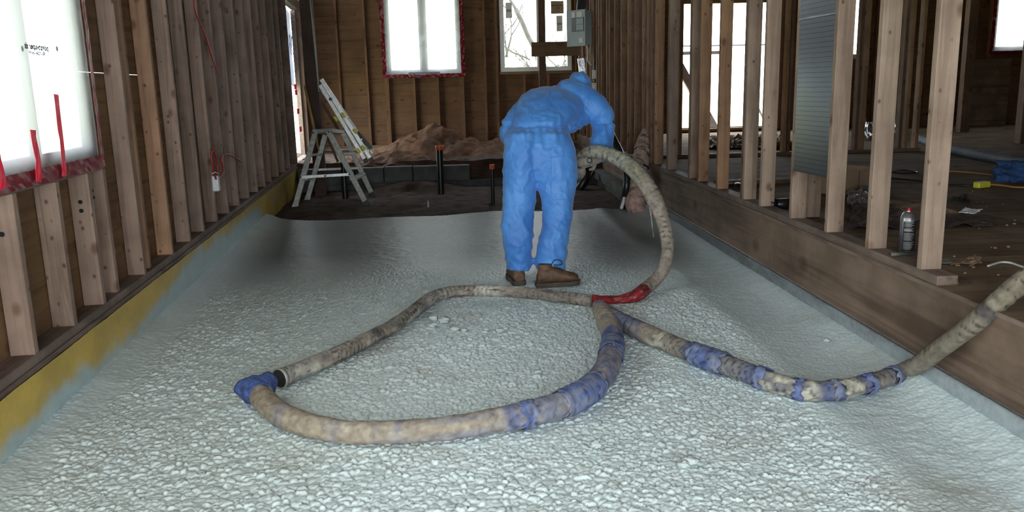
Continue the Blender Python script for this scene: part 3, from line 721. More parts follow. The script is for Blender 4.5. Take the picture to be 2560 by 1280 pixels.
# foil sheet closing the stud bay (thin flat duct)
dA = Vector((1.904, RY[7]-.012, 0)); dB = Vector((1.935, RY[8]+.045, 0)); dd = (dA-dB); dL = dd.length; dd.normalize()
du = empty('foil_duct', (dB.x, dB.y, 0)); tag(du, 'tall foil-faced flat duct closing one stud bay of the partition, reflecting the worker', 'duct')
Md = Matrix(((-dd.y*-1, dd.x, 0, 0), (-dd.x, dd.y, 0, 0), (0, 0, 1, 0), (0, 0, 0, 1)))
zbt = atx(2030, 436, 1.92).z; zs1 = atx(2040, 43, 1.92).z
def dbox(z0, z1, t0, t1, e=0.):
    m_ = MB().box(t0, t1, -e, dL+e, z0, z1, .002); m_.v = [(x*dd.y+y*dd.x, -x*dd.x+y*dd.y, z) for x, y, z in m_.v]; return m_
def duct_sheet(z0, z1):
    m_ = dbox(z0, z1, .004, .07)
    def fn(u, v):
        y = u*dL; z = z0+(z1-z0)*v; x = .0012*noise.noise(Vector((y*3, z*1.2, 3))); return (x*dd.y+y*dd.x, -x*dd.x+y*dd.y, z)
    return m_.grid(fn, 14, 60).build('duct_panel', m_duct, du, True)
duct_sheet(zbt, zs1); duct_sheet(zs1+.006, 2.85)
dbox(zs1-.004, zs1+.010, -.006, .0, .003).build('seam_band', m_steel, du)

# second partition further right (studs on a plate)
y2 = atz(1800, 384, ZS+.04).y
p2 = empty('wall_far', (0, y2, 0)); p2.name = 'wall_inner'; tag(p2, kind='structure')
xa2 = atz(1700, 384, ZS+.04).x; xb2 = aty(2301, 368, y2).x
MB().box(xa2-.9, xb2, 0, .089, ZS, ZS+.038, .002).build('bottom_plate', m_boardx, p2)
for u, wdt in ((1706, 0), (1968, 0), (1978, 1), (2062, 1), (2148, 1), (2164, 0), (2258, 1), (2273, 0), (2300, 0)):
    x = aty(u, 300, y2).x
    stud(p2, x-.04, 0, ZS+.04, 2.86, (1.0, .78, .5) if not wdt else (.55, .42, .33), .038, .089)
yp3 = atz(1900, 452, ZS+.03).y
o = MB().box(-.55, .55, 0, .089, 0, .038, .002).build('loose_plank', m_boardx); o.location = (atz(1930, 452, ZS).x, yp3, ZS+.001); tag(o, 'loose timber plank lying on the subfloor behind the partition studs', 'plank')
# posts deep in the right room
for i, (u, v) in enumerate(((2405, 330), (2555, 358), (2640, 330))):
    p = atz(u, v, ZS); w = .14
    o = MB().box(-w/2, w/2, -.06, .06, 0, 3.0-ZS, .003).build('timber_post', m_stud); o.color = (.52, .42, .34, 1); o.location = (p.x, p.y, ZS)
    tag(o, ['dark timber post on the subfloor left of the taped window', 'dark timber post at the right edge in front of the taped window', 'dark timber post beyond the right edge of the photo'][i], 'post')
pp = empty('leaning_sheet', (bx(2480, 220), YB-.25, ZS)); tag(pp, 'large dull plywood sheet standing against the far wall below the taped window', 'plywood sheet')
a = aty(2425, 300, YB-.3); b = aty(2535, 145, YB-.3); MB().box(a.x-pp.location.x, b.x-pp.location.x, 0, .02, 0, b.z-ZS, .002).build('sheet', m_subf, pp)

# ================================================================== POSTS AND BOARDS AT THE BACK
def board(name, a, b, w, h, mat, lab, cat, upv=(0, 0, 1), colr=(1, 1, 1)):
    o = MB().beam(a, b, w, h, upv, .003).build(name, mat); o.color = (*colr, 1); return tag(o, lab, cat)
Yp = 12.7
pa = aty(1354, 60, Yp)
board('timber_post', (pa.x, Yp, .2), (pa.x, Yp, 3.0), .105, .09, m_stud, 'dark timber post standing in front of the clear far window', 'post', (0, 1, 0), (.38, .28, .22))
a = aty(1362, 123, Yp-.07); b = aty(1442, 121, Yp-.07)
board('nailed_board', (a.x-.2, Yp-.07, a.z), (b.x+.05, Yp-.07, b.z), .035, .21, m_boardx, 'short brown board nailed across the post before the clear window', 'board', colr=(.9, .8, .7))
yp = 10.9; pa = aty(784, 200, yp)
board('timber_post', (pa.x, yp, -.1), (pa.x-.03, yp, 3.0), .15, .1, m_stud, 'dark timber post left of the extension ladder', 'post', (0, 1, 0), (.24, .2, .18))
a = aty(775, 0, 10.8); b = aty(797, 230, 10.8)
o = MB().tube([a, b], .008, 6).build('metal_conduit', m_aluw); tag(o, 'thin pale rod running down the dark timber post', 'rod')
a = aty(762, 215, 10.6); b = aty(790, 345, 10.4); 
o = MB().tube([a, a.lerp(b, .5), b, b+(b-a)*.25], [.014, .016, .02, .006], 10).build('wooden_handle', m_gold, None, True); tag(o, 'yellow wooden tool handle leaning behind the step ladder', 'handle')
a = aty(800, 300, 11.0); b = aty(845, 405, 10.9)
board('leaning_lath', a, b, .03, .02, m_boardx, 'thin pale lath leaning behind the step ladder', 'lath', (0, 1, 0))
a = aty(790, 230, 11.0); b = aty(850, 330, 11.0)
board('leaning_batten', a, b, .04, .03, m_boardx, 'dark batten leaning against the post behind the ladders', 'batten', (0, 1, 0), (.6, .5, .45))

# ------------------------------------------------------------------ electric panel on board
yq = 12.3
br = aty(1462, 115, yq)
nrm = math.radians(-52)
ep = empty('breaker_box', (0, 0, 0)); tag(ep, 'grey steel breaker panel hung beside the clear far window', 'electric panel')
A = aty(1462, 113, 12.35); 
ang = math.radians(38)
# box local: front face spans x from -W..0 at y=0 going away to the left; side spans +y
Wd = .34; Hh = aty(1461, 24, 12.35).z-A.z; Dp = .17
ep.location = A; ep.rotation_euler = (0, 0, -math.radians(48))
MB().box(-Wd, .0, .012, Dp, 0, Hh, .004).build('cabinet', m_greyp, ep)
MB().box(-Wd-.008, .008, 0, .012, -.01, Hh+.01, .003).build('cover', m_door, ep)
MB().box(-.25, -.015, -.008, .0, .2, .40, .003).build('breaker_door', m_greyp, ep)
MB().box(-.15, -.02, -.012, -.006, .22, .30, .002).box(-.15, -.02, -.012, -.006, .305, .385, .002).build('breaker_label', m_door, ep)
MB().box(-.24, -.17, -.012, -.006, .21, .39, .002).build('breaker_switches', m_black, ep)
MB().box(-.11, -.04, -.003, 0, .04, .11).build('paper_label', m_paper, ep)
MB().box(-.24, -.18, -.003, 0, Hh-.12, Hh-.02).build('paper_label', m_paper, ep); MB().box(-.15, -.05, -.003, 0, Hh-.12, Hh-.02).build('paper_label', m_paper, ep)
cb = MB()
for k in range(6):
    cb.tube([(-.2+.03*k, .07, Hh), (-.19+.03*k, .09, Hh+.2), (-.16+.02*k, .1, Hh+.5)], .012, 6)
cb.build('cable_bundle', m_black, ep)
p = aty(1484, 40, 12.6)
board('backing_board', (p.x+.03, 12.62, aty(1484, 165, 12.6).z), (p.x+.03, 12.62, 2.9), .18, .02, m_boardx, 'tall brown mounting board behind the breaker panel', 'board', (0, 1, 0), (1.1, .85, .6))
pts = [aty(u, v, 12.4) for u, v in ((1467, 110), (1470, 125), (1469, 150), (1475, 162), (1490, 160), (1494, 140), (1494, 60), (1493, 0))]
o = MB().tube(pts, .009, 6).build('white_cable', m_wirew, None, True); tag(o, 'white cable looping below the breaker panel and up the board', 'cable')
pq = aty(1494, 200, 12.1); board('timber_post', (pq.x, 12.1, .1), (pq.x, 12.1, 3.0), .12, .09, m_stud, 'dark timber post behind the nail plates beside the worker\'s hood', 'post', (0, 1, 0), (.42, .3, .24))
for i, v in enumerate((186, 218)):
    p = aty(1487, v, 12.045); o = empty('nail_plate', p); tag(o, ['upper pale steel nail plate beside the worker\'s hood', 'lower pale steel nail plate beside the worker\'s hood'][i], 'nail plate')
    MB().box(-.04, .04, 0, .006, -.06, .06, .003).build('plate', m_white, o)
    for sx in (-.02, .02):
        for sz in (-.04, .04): MB().lathe([(.006, 0), (.006, .004)], 8, Matrix.Translation((sx, -.003, sz))@Matrix.Rotation(PI/2, 4, 'X')).build('nail', m_black, o)
p = aty(1455, 160, 12.2); o = MB().beam(aty(1452, 145, 12.2), aty(1457, 190, 12.2), .10, .02, (0, 1, 0), .004).build('plastic_wrap', m_foil); tag(o, 'crumpled clear plastic strip hanging above the worker\'s hood', 'plastic strip')

# ------------------------------------------------------------------ pipes
def stack(u, vt, vb, y, r, lab):
    pt = aty(u, vt, y); pb = aty(u, vb, y); e = empty('drain_pipe', (pt.x, y, pb.z-.1)); h = pt.z-pb.z+.1; tag(e, lab, 'pipe')
    MB().lathe([(r, 0), (r, h-.02)], 20).build('pipe', m_black, e, False); smooth_angle(e.children[0])
    c = MB().lathe([(r+.006, h-.055), (r+.008, h-.05), (r+.008, h-.002), (r+.004, h), (r-.006, h), (r-.008, h-.01)], 20).build('cap', m_orange, e); smooth_angle(c); return e
stack(1098, 364, 484, 10.6, .043, 'tall black drain pipe with an orange cap in the middle of the pit')
stack(1230, 411, 535, 9.6, .022, 'slim black drain pipe with an orange cap left of the worker')
p = aty(858, 410, 10.6); o = MB().lathe([(.04, 0), (.04, p.z+.22)], 16).build('drain_pipe', m_black); smooth_angle(o); o.location = (p.x, 10.6, -.2); tag(o, 'black drain pipe half hidden behind the step ladder', 'pipe')
p = aty(1070, 508, 9.6); o = empty('survey_stake', p); o.location.z -= .04; tag(o, 'small dirty stake sticking up from the pit earth', 'stake')
MB().tube([(0, 0, -.05), (.002, 0, .03), (0, 0, .07)], [.016, .013, .008], 7).build('stub', m_aluw, o); MB().tube([(-.05, 0, .04), (.05, .01, .055)], .003, 5).build('twig', m_card, o)

# ------------------------------------------------------------------ step ladder
def ladder():
    e = empty('step_ladder', (0, 0, 0)); tag(e, 'short splayed aluminium step ladder standing in the pit', 'step ladder')
    zt = 1.0
    f = {'a': atz(737, 520, -.06), 'b': atz(768, 500, -.06), 'c': atz(917, 512, -.06), 'd': atz(932, 490, -.06)}
    yy = (f['a'].y, f['b'].y, f['c'].y, f['d'].y)
    t = {'a': aty(789, 327, yy[0]+.28), 'b': aty(815, 331, yy[1]+.02), 'c': aty(820, 327, yy[2]+.12), 'd': aty(858, 333, yy[3]+.0)}
    for k in 'abcd':
        l = MB().beam(f[k]-Vector((0, 0, .0)), t[k], .062, .024, (0, 1, 0), .003).build('leg', m_aluw, e)
        fd = (f[k]-t[k]).normalized(); MB().beam(f[k]+fd*.02, f[k]-fd*.05, .07, .034, (0, 1, 0), .003).build('foot', m_black if k in 'cd' else m_aluw, l)
    A_, B_, C_, D_ = (t[k] for k in 'abcd')
    tp = MB(); pts = [aty(780, 326, A_.y), aty(828, 324, C_.y), aty(862, 328, D_.y), aty(815, 332, B_.y+.0)]
    n = 4; top = [p+Vector((0, 0, .012)) for p in pts]; bot = [p-Vector((0, 0, .03)) for p in pts]
    tp.v = [tuple(p) for p in bot+top]; tp.f = [(3, 2, 1, 0), (4, 5, 6, 7)]+[(i, (i+1) % 4, (i+1) % 4+4, i+4) for i in range(4)]
    tp.build('top_cap', m_aluw, e)
    def on(k, s): return f[k].lerp(t[k], s)
    for s in (.35, .68):
        a, b = on('c', s), on('d', s); st = MB().beam(a, b, .09, .03, (0, 0, 1), .003).build('step', m_aluw, e)
        a, b = on('a', s), on('b', s); MB().beam(a, b, .07, .025, (0, 0, 1), .003).build('step', m_aluw, e)
    a = aty(751, 443, on('a', .42).y-.03); b = aty(873, 436, on('c', .42).y-.03)
    sp_ = MB().beam(a, b, .012, .035, (0, 0, 1), .002).build('spreader', m_alu, e)
    a = on('b', .45); b = on('d', .45); MB().beam(a, b, .012, .03, (0, 0, 1), .002).build('spreader', m_alu, e)
    for u, v in ((752, 443), (873, 436), (813, 440), (776, 333), (783, 332), (822, 330), (829, 330)):
        k = 'a' if u < 800 else 'c'; q = aty(u, v, (a.y if 0 else (on('a', .42).y if u < 800 else on('c', .42).y))-.05)
        MB().lathe([(.011, 0), (.009, .008)], 10, Matrix.Translation(q)@Matrix.Rotation(PI/2, 4, 'X')).build('rivet', m_black, e)
ladder()
# ------------------------------------------------------------------ extension ladder (two folded sections seen nearly edge-on)
def xladder():
    e = empty('extension_ladder', (0, 0, 0)); tag(e, 'folded aluminium multi-section ladder leaning on the dark post', 'extension ladder')
    yb = 11.0
    rails = []
    for (u0, v0, u1, v1, y0, y1) in ((800, 212, 912, 398, 10.75, 10.72), (803, 198, 926, 396, 10.8, 10.77), (806, 200, 932, 385, 11.25, 11.2), (803, 225, 918, 388, 11.2, 11.15)):
        a = aty(u0, v0, y0); b = aty(u1, v1, y1); rails.append((a, b))
        MB().beam(a, b, .05 if y0 < 11 else .03, .025, (0, 1, 0), .003).build('rail', m_alu, e)
    rg = []
    for (p, q) in ((0, 3), (1, 2)):
        for k in range(7):
            s = .06+k*.145; MB().tube([rails[p][0].lerp(rails[p][1], s), rails[q][0].lerp(rails[q][1], s)], .014, 8).build('rung', m_alu, e, True)
    for u, v in ((840, 297), (858, 288), (896, 377), (908, 370), (888, 328)):
        q = aty(u, v, 10.72); MB().box(-.035, .035, -.02, .02, -.02, .02, .008, Matrix.Translation(q)@Matrix.Rotation(.9, 4, 'Y')).build('hinge_lock', m_yellow, e)
    for u, v in ((816, 254), (826, 248)):
        q = aty(u, v, 10.73); MB().lathe([(.02, -.01), (.018, .012)], 12, Matrix.Translation(q)@Matrix.Rotation(PI/2, 4, 'X')).build('bolt', m_black, e)
    for i in (0, 1):
        b = rails[i][1]; d = (rails[i][1]-rails[i][0]).normalized(); MB().beam(b-d*.01, b+d*.05, .055, .035, (0, 1, 0), .006).build('foot', m_black, e)
    MB().beam(aty(893, 330, 11.1), aty(928, 372, 11.1), .05, .03, (0, 1, 0), .004).build('stabiliser', m_black, e)
xladder()

# ------------------------------------------------------------------ red wires on left wall
def lw(pts, off=.03): return [atl(u, v, off) for u, v in pts]
def curve_pts(P, n=8):
    P = [Vector(p) for p in P]; out = []
    for i in range(len(P)-1):
        a = P[max(i-1, 0)]; b = P[i]; c = P[i+1]; d = P[min(i+2, len(P)-1)]
        for k in range(n):
            t = k/n; out.append(.5*((2*b)+(c-a)*t+(2*a-5*b+4*c-d)*t*t+(3*b-a-3*c+d)*t**3))
    out.append(P[-1]); return out
e = empty('electric_box', atl(542, 458, .02)); tag(e, 'small white outlet box with red cables on a left wall stud', 'outlet box')
inv = e.location
Mr = Matrix.Rotation(LANG, 4, 'Z')
MB().box(-.03, .02, -.03, .03, -.06, .06, .006, Mr).build('box', m_white, e)
for pts in (((540, 448), (532, 420), (528, 385), (530, 378)), ((545, 446), (543, 410), (537, 385), (530, 372)), ((548, 447), (558, 425), (552, 400), (560, 386), (580, 390), (602, 404))):
    MB().tube([p-inv for p in curve_pts(lw(pts, .035))], .0065, 6).build('red_wire', m_redwire, e, True)
MB().tube([p-inv for p in curve_pts(lw(((531, 434), (538, 431), (546, 434)), .05))], .004, 6).build('cable_tie', m_white, e)
o = MB().tube(curve_pts(lw(((484, 0), (492, 40), (512, 85), (523, 120), (532, 150), (541, 172), (541, 182)), .02)), .0055, 6).build('red_cable', m_redwire, None, True); tag(o, 'long red cable hanging down the upper left wall studs', 'cable')

# ================================================================== HOSE
m_hose = vcol('hose_cloth', .85, .5, 260., .2, .005)
def catmull(P, step=.009):
    P = [np.array(p, float) for p in P]; out = []; par = []
    for i in range(len(P)-1):
        a = P[max(i-1, 0)]; b = P[i]; c = P[i+1]; d = P[min(i+2, len(P)-1)]
        n = max(2, int(np.linalg.norm(c-b)/step))
        for k in range(n):
            t = k/n; out.append(.5*((2*b)+(c-a)*t+(2*a-5*b+4*c-d)*t*t+(3*b-a-3*c+d)*t**3)); par.append(i+t)
    out.append(P[-1]); par.append(len(P)-1.); return np.array(out), np.array(par)
def hose_seg(name, P, R, colfn, parent, seed=0, n=36, ridge=.0025, wr=.004, rings=45., flare=None, label=None, capped=True, crack=1.):
    pts, par = catmull(P); R = np.interp(par, np.arange(len(R)), R); m = len(pts)
    seg = np.linalg.norm(np.diff(pts, axis=0), axis=1); s = np.concatenate([[0], np.cumsum(seg)])
    V = np.zeros((m, n, 3)); Cc = np.zeros((m, n, 3)); th = np.linspace(0, 2*np.pi, n, endpoint=False)
    d = pts[1]-pts[0]; d /= np.linalg.norm(d); sd = np.cross(d, [0, 0, 1.]); sd /= np.linalg.norm(sd)
    for i in range(m):
        d = pts[min(i+1, m-1)]-pts[max(i-1, 0)]; d /= np.linalg.norm(d); sd = sd-d*(sd@d); sd /= np.linalg.norm(sd); u = np.cross(sd, d)
        V[i] = (np.cos(th)[:, None]*sd+np.sin(th)[:, None]*u)
    SS = s[:, None].repeat(n, 1); TH = th[None, :].repeat(m, 0)
    cx = np.cos(TH)*1.2+5; sy = np.sin(TH)*1.2+5
    warp = SS*rings+1.5*fbm(cx*.9+SS*1.5, sy*.9, 2, seed)+2.5*fbm(SS*6, SS*0, 3, seed+50)+.25*fbm(SS*40, cx*6, 3, seed+51)
    ph = warp % 1.0
    ring = -ridge*np.exp(-(ph/.16)**2)-ridge*.6*np.exp(-((1-ph)/.2)**2)
    amp = np.clip(1.9*vnoise(SS*9, cx*1.2, seed+5)-.3, 0, 1)*crack
    rad = R[:, None]*(1+.05*fbm(SS*5, cx, 3, seed+2))+ring*amp+wr*(fbm(SS*16+cx*1.5, sy*3, 4, seed+3))+wr*.7*fbm(SS*50, sy*5+cx, 3, seed+4)
    V = pts[:, None, :]+V*rad[..., None]
    V[..., 2] = np.maximum(V[..., 2], .004+0*V[..., 2]) if name != 'air' else V[..., 2]
    Cc = colfn(par[:, None].repeat(n, 1), SS, TH, cx, sy, seed)
    crev = (np.exp(-(np.minimum(ph, 1-ph)/.07)**2)*np.clip(amp*1.6-.1, 0, 1))[..., None]; Cc = Cc*(1-.82*crev)*(1+.5*fbm(SS*30, cx*4, 3, seed+88))[..., None]
    idx = np.arange(m*n).reshape(m, n); nx_ = np.roll(idx, -1, axis=1)
    q = np.stack([idx[:-1], nx_[:-1], nx_[1:], idx[1:]], -1).reshape(-1, 4)
    faces = [tuple(a) for a in q.tolist()]
    if capped: faces += [tuple(idx[0].tolist()[::-1]), tuple(idx[-1].tolist())]
    me = bpy.data.meshes.new(name); me.from_pydata(V.reshape(-1, 3).tolist(), [], faces); setcol(me, Cc.reshape(-1, 3))
    me.polygons.foreach_set('use_smooth', [True]*len(me.polygons)); me.materials.append(m_hose)
    bm = bmesh.new(); bm.from_mesh(me); bmesh.ops.recalc_face_normals(bm, faces=bm.faces); bm.to_mesh(me); bm.free()
    o = link(bpy.data.objects.new(name, me), parent)
    if label: o['label'] = label
    return o
TAN = np.array([.30, .245, .185]); TAN2 = np.array([.235, .195, .16]); BLU = np.array([0.075, 0.11, 0.27]); BLG = np.array([.20, .225, .32]); CRM = np.array([.43, .405, .355]); GRY = np.array([0.195, 0.175, 0.155]); REDC = np.array([0.3, 0.018, 0.022]); OLV = np.array([0.235, 0.215, 0.14])
def blend(a, b, k): return a*(1-k[..., None])+b*k[..., None]
def patch(k, *a): return np.clip(k, 0, 1)
def col_A(par, S_, T_, cx, sy, sd):
    n = fbm(S_*6, cx*1.5, 4, sd+9); c = blend(TAN2*1.3+0*S_[..., None], CRM*1.25, np.clip(.48+5*n, 0, 1))
    n2 = fbm(S_*11+3, sy*2.5, 4, sd+19); c = blend(c, np.array([.10, .085, .08]), np.clip((n2-.13)*22, 0, .92))
    return blend(c, GRY, np.clip(.3+2*fbm(S_*3, sy, 3, sd+29), 0, .6))
def band(par, a, b, w=.05): return 1/(1+np.exp(-(par-a)/w))*(1/(1+np.exp((par-b)/w)))
def col_B(par, S_, T_, cx, sy, sd):
    n = fbm(S_*5, cx*1.5, 4, sd+9); c = blend(TAN*1.25+0*S_[..., None], CRM*1.1, np.clip(2.4*n, 0, .8))
    c = blend(c, BLG, np.clip(.25+2.5*fbm(S_*4+9, sy*1.5, 4, sd+19), 0, .7)*band(par, 6.5, 14, .8)*1.0)
    wv = .25*fbm(cx*2, sy*2, 2, sd)
    for a, b, k in ((-.5, .35, .95), (1.9, 2.25, .55), (5.0, 5.15, .5), (5.62, 5.78, .75), (3.7, 3.95, .4), (8.9, 12.2, .55), (9.0, 9.4, .85), (10.1, 10.7, .6), (12.4, 16.2, .72), (15.2, 16.3, .9), (18.5, 18.9, .7), (16.9, 17.1, .3)):
        c = blend(c, BLU if k > .6 else BLG, band(par+wv, a, b, .05)*k*np.clip(.75+2*fbm(S_*12, cx*3, 3, sd+33), .1, 1))
    return c
def col_C(par, S_, T_, cx, sy, sd):
    n = fbm(S_*5, cx*1.5, 4, sd+9); c = blend(GRY*1.05+0*S_[..., None], TAN, np.clip(.5+2.4*n, 0, 1)*band(par, -1, 4.5, .5))
    c = blend(c, np.array([.20, .17, .125]), band(par, 13.5, 40, .5))
    wv = .35*fbm(cx*2, sy*2, 2, sd)
    for a, b, k in ((.6, 2.2, .65), (4.05, 4.9, .9), (5.0, 7.1, .45), (6.6, 7.1, .8), (7.2, 9.6, .35), (9.55, 9.95, .9), (11.1, 11.4, .85), (12.3, 12.5, .8)):
        c = blend(c, BLU if k > .6 else BLG, band(par+wv, a, b, .05)*k*np.clip(.8+2*fbm(S_*12, cx*3, 3, sd+33), .1, 1))
    cr_ = np.clip((fbm(S_*14, sy*2.5+cx, 4, sd+44)+.05)*14, 0, 1); c = blend(c, np.array([.5, .47, .38]), cr_*.9*np.clip(band(par, 7.2, 9.3)+band(par, 10, 11.0)+band(par, 2.6, 3.2), 0, 1))
    return blend(c, np.array([.06, .055, .06]), band(par+wv*.3, 17.3, 17.75, .04)*.85)
def col_R(par, S_, T_, cx, sy, sd):
    n = fbm(S_*16, cx*3, 4, sd+9); c = blend(REDC+0*S_[..., None], np.array([.08, .012, .015]), np.clip((n-.06)*9, 0, .9))
    return blend(c, np.array([.55, .22, .22]), np.clip((fbm(S_*20, sy*4, 4, sd+7)-.12)*8, 0, .7))
def col_air(par, S_, T_, cx, sy, sd):
    n = fbm(S_*6, cx*2, 4, sd+9); c = blend(OLV+0*S_[..., None], np.array([.27, .27, .235]), np.clip(.4+2.5*n, 0, 1))
    dk_ = np.clip((fbm(S_*9, sy*3, 4, sd+19)-.18)*12, 0, .7); c = blend(c, np.array([.12, .12, .11]), dk_)
    return blend(c, TAN2*1.25, band(par, 5.2, 40, .15))
hose = empty('spray_hose', atz(1090, 900, 0)); tag(hose, 'long patched insulated spray hose snaking over the foam floor to the worker', 'hose')
ho = hose.location.copy()
def H(pts, r, z=None):
    rr = r if hasattr(r, '__len__') else [r]*len(pts); out = []
    for i, p in enumerate(pts):
        if len(p) == 2: w = atz(p[0], p[1], rr[i]+.006)
        elif p[2] == 'x': w = atx(p[0], p[1], p[3])
        else: w = aty(p[0], p[1], p[2])
        out.append(w-ho)
    return out, rr
P, R_ = H([(1480, 752), (1440, 747), (1400, 742), (1330, 733), (1250, 727), (1180, 726), (1130, 730), (1082, 743), (1050, 766), (1010, 797), (960, 828), (900, 858), (840, 888), (770, 918), (700, 946)], [.035]*6+[.036, .037, .038, .038, .038, .039, .040, .041, .042])
hose_seg('canvas_sleeve', P, R_, col_A, hose, 3, wr=.006, rings=30, ridge=.004, label='cracked beige wrapped section ending in an open dark mouth')
# open mouth, its shaded inside put in as a black disc
eP = P[-1]; dirr = (P[-1]-P[-2]).normalized()
MB().tube([eP-dirr*.015, eP+dirr*.006], [.0435, .0445], 28, False).build('sleeve_mouth', m_aluw, hose, True).modifiers.new('s', 'SOLIDIFY').thickness = .003
MB().lathe([(.001, 0), (.0405, 0), (.0405, .002)], 24, Matrix.Translation(eP+dirr*.003)@dirr.to_track_quat('Z', 'Y').to_matrix().to_4x4()).build('mouth_dark_disc', m_black, hose)
P, R_ = H([(1612, 722), (1597, 735), (1575, 744), (1545, 749), (1512, 751), (1482, 752)], [.040, .040, .031, .024, .027, .036])
hose_seg('red_wrap', P, R_, col_R, hose, 5, wr=.008, rings=20, ridge=.001, label='red tape wrapped neck between two beige sections')
P, R_ = H([(1447, 408, 5.50), (1455, 392, 5.48), (1478, 380, 5.44), (1515, 384, 5.38), (1560, 405, 5.30), (1602, 443, 5.22), (1632, 490, 5.15), (1655, 545, 5.08), (1668, 600, 5.02), (1668, 640, 4.97), (1655, 678, 4.92), (1632, 706, 4.88), (1608, 725)], [.038, .042, .045, .047, .050, .053, .053, .046, .040, .039, .039, .039, .040])
hose_seg('foam_crusted_sleeve', P, R_, col_air, hose, 8, wr=.006, rings=26, ridge=.003, label='olive foam-crusted section arching up to the worker')
P, R_ = H([(648, 985), (668, 1008), (710, 1040), (780, 1065), (860, 1080), (940, 1082), (1020, 1078), (1100, 1072), (1180, 1062), (1260, 1048), (1330, 1033), (1400, 1012), (1450, 990), (1487, 962), (1512, 930), (1527, 890), (1532, 850), (1522, 812), (1508, 785), (1498, 768)], [.046, .048, .047, .044, .043, .042, .042, .043, .044, .047, .050, .051, .053, .054, .054, .055, .054, .052, .050, .042])
hose_seg('cloth_sleeve', P, R_, col_B, hose, 13, crack=.35, wr=.009, rings=14, ridge=.0012, label='thick tan and blue cloth sleeve curving across the foreground')
P, R_ = H([(1500, 770), (1545, 800), (1600, 826), (1660, 853), (1720, 878), (1780, 900), (1840, 921), (1900, 944), (1960, 964), (2020, 976), (2080, 976), (2140, 966), (2200, 950), (2255, 930), (2305, 905, 'x', 1.855), (2355, 868, 'x', 1.86), (2405, 832, 'x', 1.868), (2445, 800, 'x', 1.885), (2493, 758, 'x', 1.925), (2530, 727, 'x', 1.975), (2570, 695, 'x', 2.03), (2640, 655, 'x', 2.11), (2800, 610, 'x', 2.26)], [.040, .048, .048, .047, .045, .046, .045, .043, .041, .041, .040, .039, .038, .037, .037, .037, .037, .037, .037, .038, .038, .038, .038])
hose_seg('taped_sleeve', P, R_, col_C, hose, 17, wr=.006, rings=26, ridge=.003, label='grey taped section climbing over the raised floor edge')
# blue mesh cuff at left end
cl = []
c0 = atz(650, 985, .05)-ho
def cuff(u, v):
    a = u*2*PI; r = .052+.03*v*(1+.4*math.sin(3*a)+.5*noise.noise(Vector((math.cos(a)*2, math.sin(a)*2, v*2))))
    d = (P0a-c0).normalized(); s = d.cross(Vector((0, 0, 1))).normalized(); w = s.cross(d)
    p = c0+d*(.03-.075*v)+(s*math.cos(a)+w*math.sin(a))*r; p.z = max(p.z, .012); return p
P0a = atz(690, 1030, .05)-ho
m_bluec = plain('blue_cuff_cloth', (.05, .085, .24), .9, 0, .45, 40, .7, 90)
o = MB().grid(cuff, 40, 10).build('blue_cuff', m_bluec, hose, True); o.modifiers.new('s', 'SOLIDIFY').thickness = .004
# torn blue cloth wrapped round the sleeves
def wrap(px, r, seed, label=None, amp=.010):
    P_, R3 = H(px, r); 
    def cw(par, S_, T_, cx, sy, sd):
        n = fbm(S_*20, cx*3, 4, sd); return blend(BLU*1.35+0*S_[..., None], BLG, np.clip(.6+4*n, 0, 1))
    o = hose_seg('blue_cloth_wrap', P_, [a+.006 for a in R3], cw, hose, seed, 30, .004, amp, 22, label=label, capped=False)
    # ragged ends
    me = o.data; n = 30; m = len(me.vertices)//n; rr = random.Random(seed)
    P0 = np.array(P_[0]); P1 = np.array(P_[-1]); D = (P1-P0)/np.linalg.norm(P1-P0)
    for j in range(n):
        k0 = rr.uniform(-.018, .014); k1 = rr.uniform(-.014, .018); 
        me.vertices[j].co += Vector(D*k0); me.vertices[(m-1)*n+j].co += Vector(D*k1)
    o.modifiers.new('s', 'SOLIDIFY').thickness = .003; return o
wrap([(1400, 1012), (1450, 990), (1487, 962)], [.051, .053, .054], 61, 'bunched torn blue cloth around the thick sleeve')
wrap([(1300, 1040), (1330, 1033)], [.048, .050], 62)
wrap([(1527, 890), (1532, 862)], [.055, .054], 63)
wrap([(1735, 884), (1780, 900), (1812, 911)], [.048, .049, .048], 64)
wrap([(1990, 972), (2010, 975)], [.041, .041], 65); wrap([(2078, 976), (2095, 974)], [.040, .040], 66, amp=.006); wrap([(2160, 962), (2178, 957)], [.038, .038], 67, amp=.006); wrap([(2225, 943), (2238, 938)], [.037, .037], 68, amp=.005)
wrap([(1898, 943), (1915, 948)], [.045, .045], 69)
# hanging foam drip
o = MB().tube(curve_pts([aty(1625, 515, 5.12)-ho, aty(1629, 550, 5.12)-ho, aty(1634, 593, 5.12)-ho]), [.008]*6+[.005]*6+[.002]*5, 6).build('foam_drip', m_glove, hose, True)

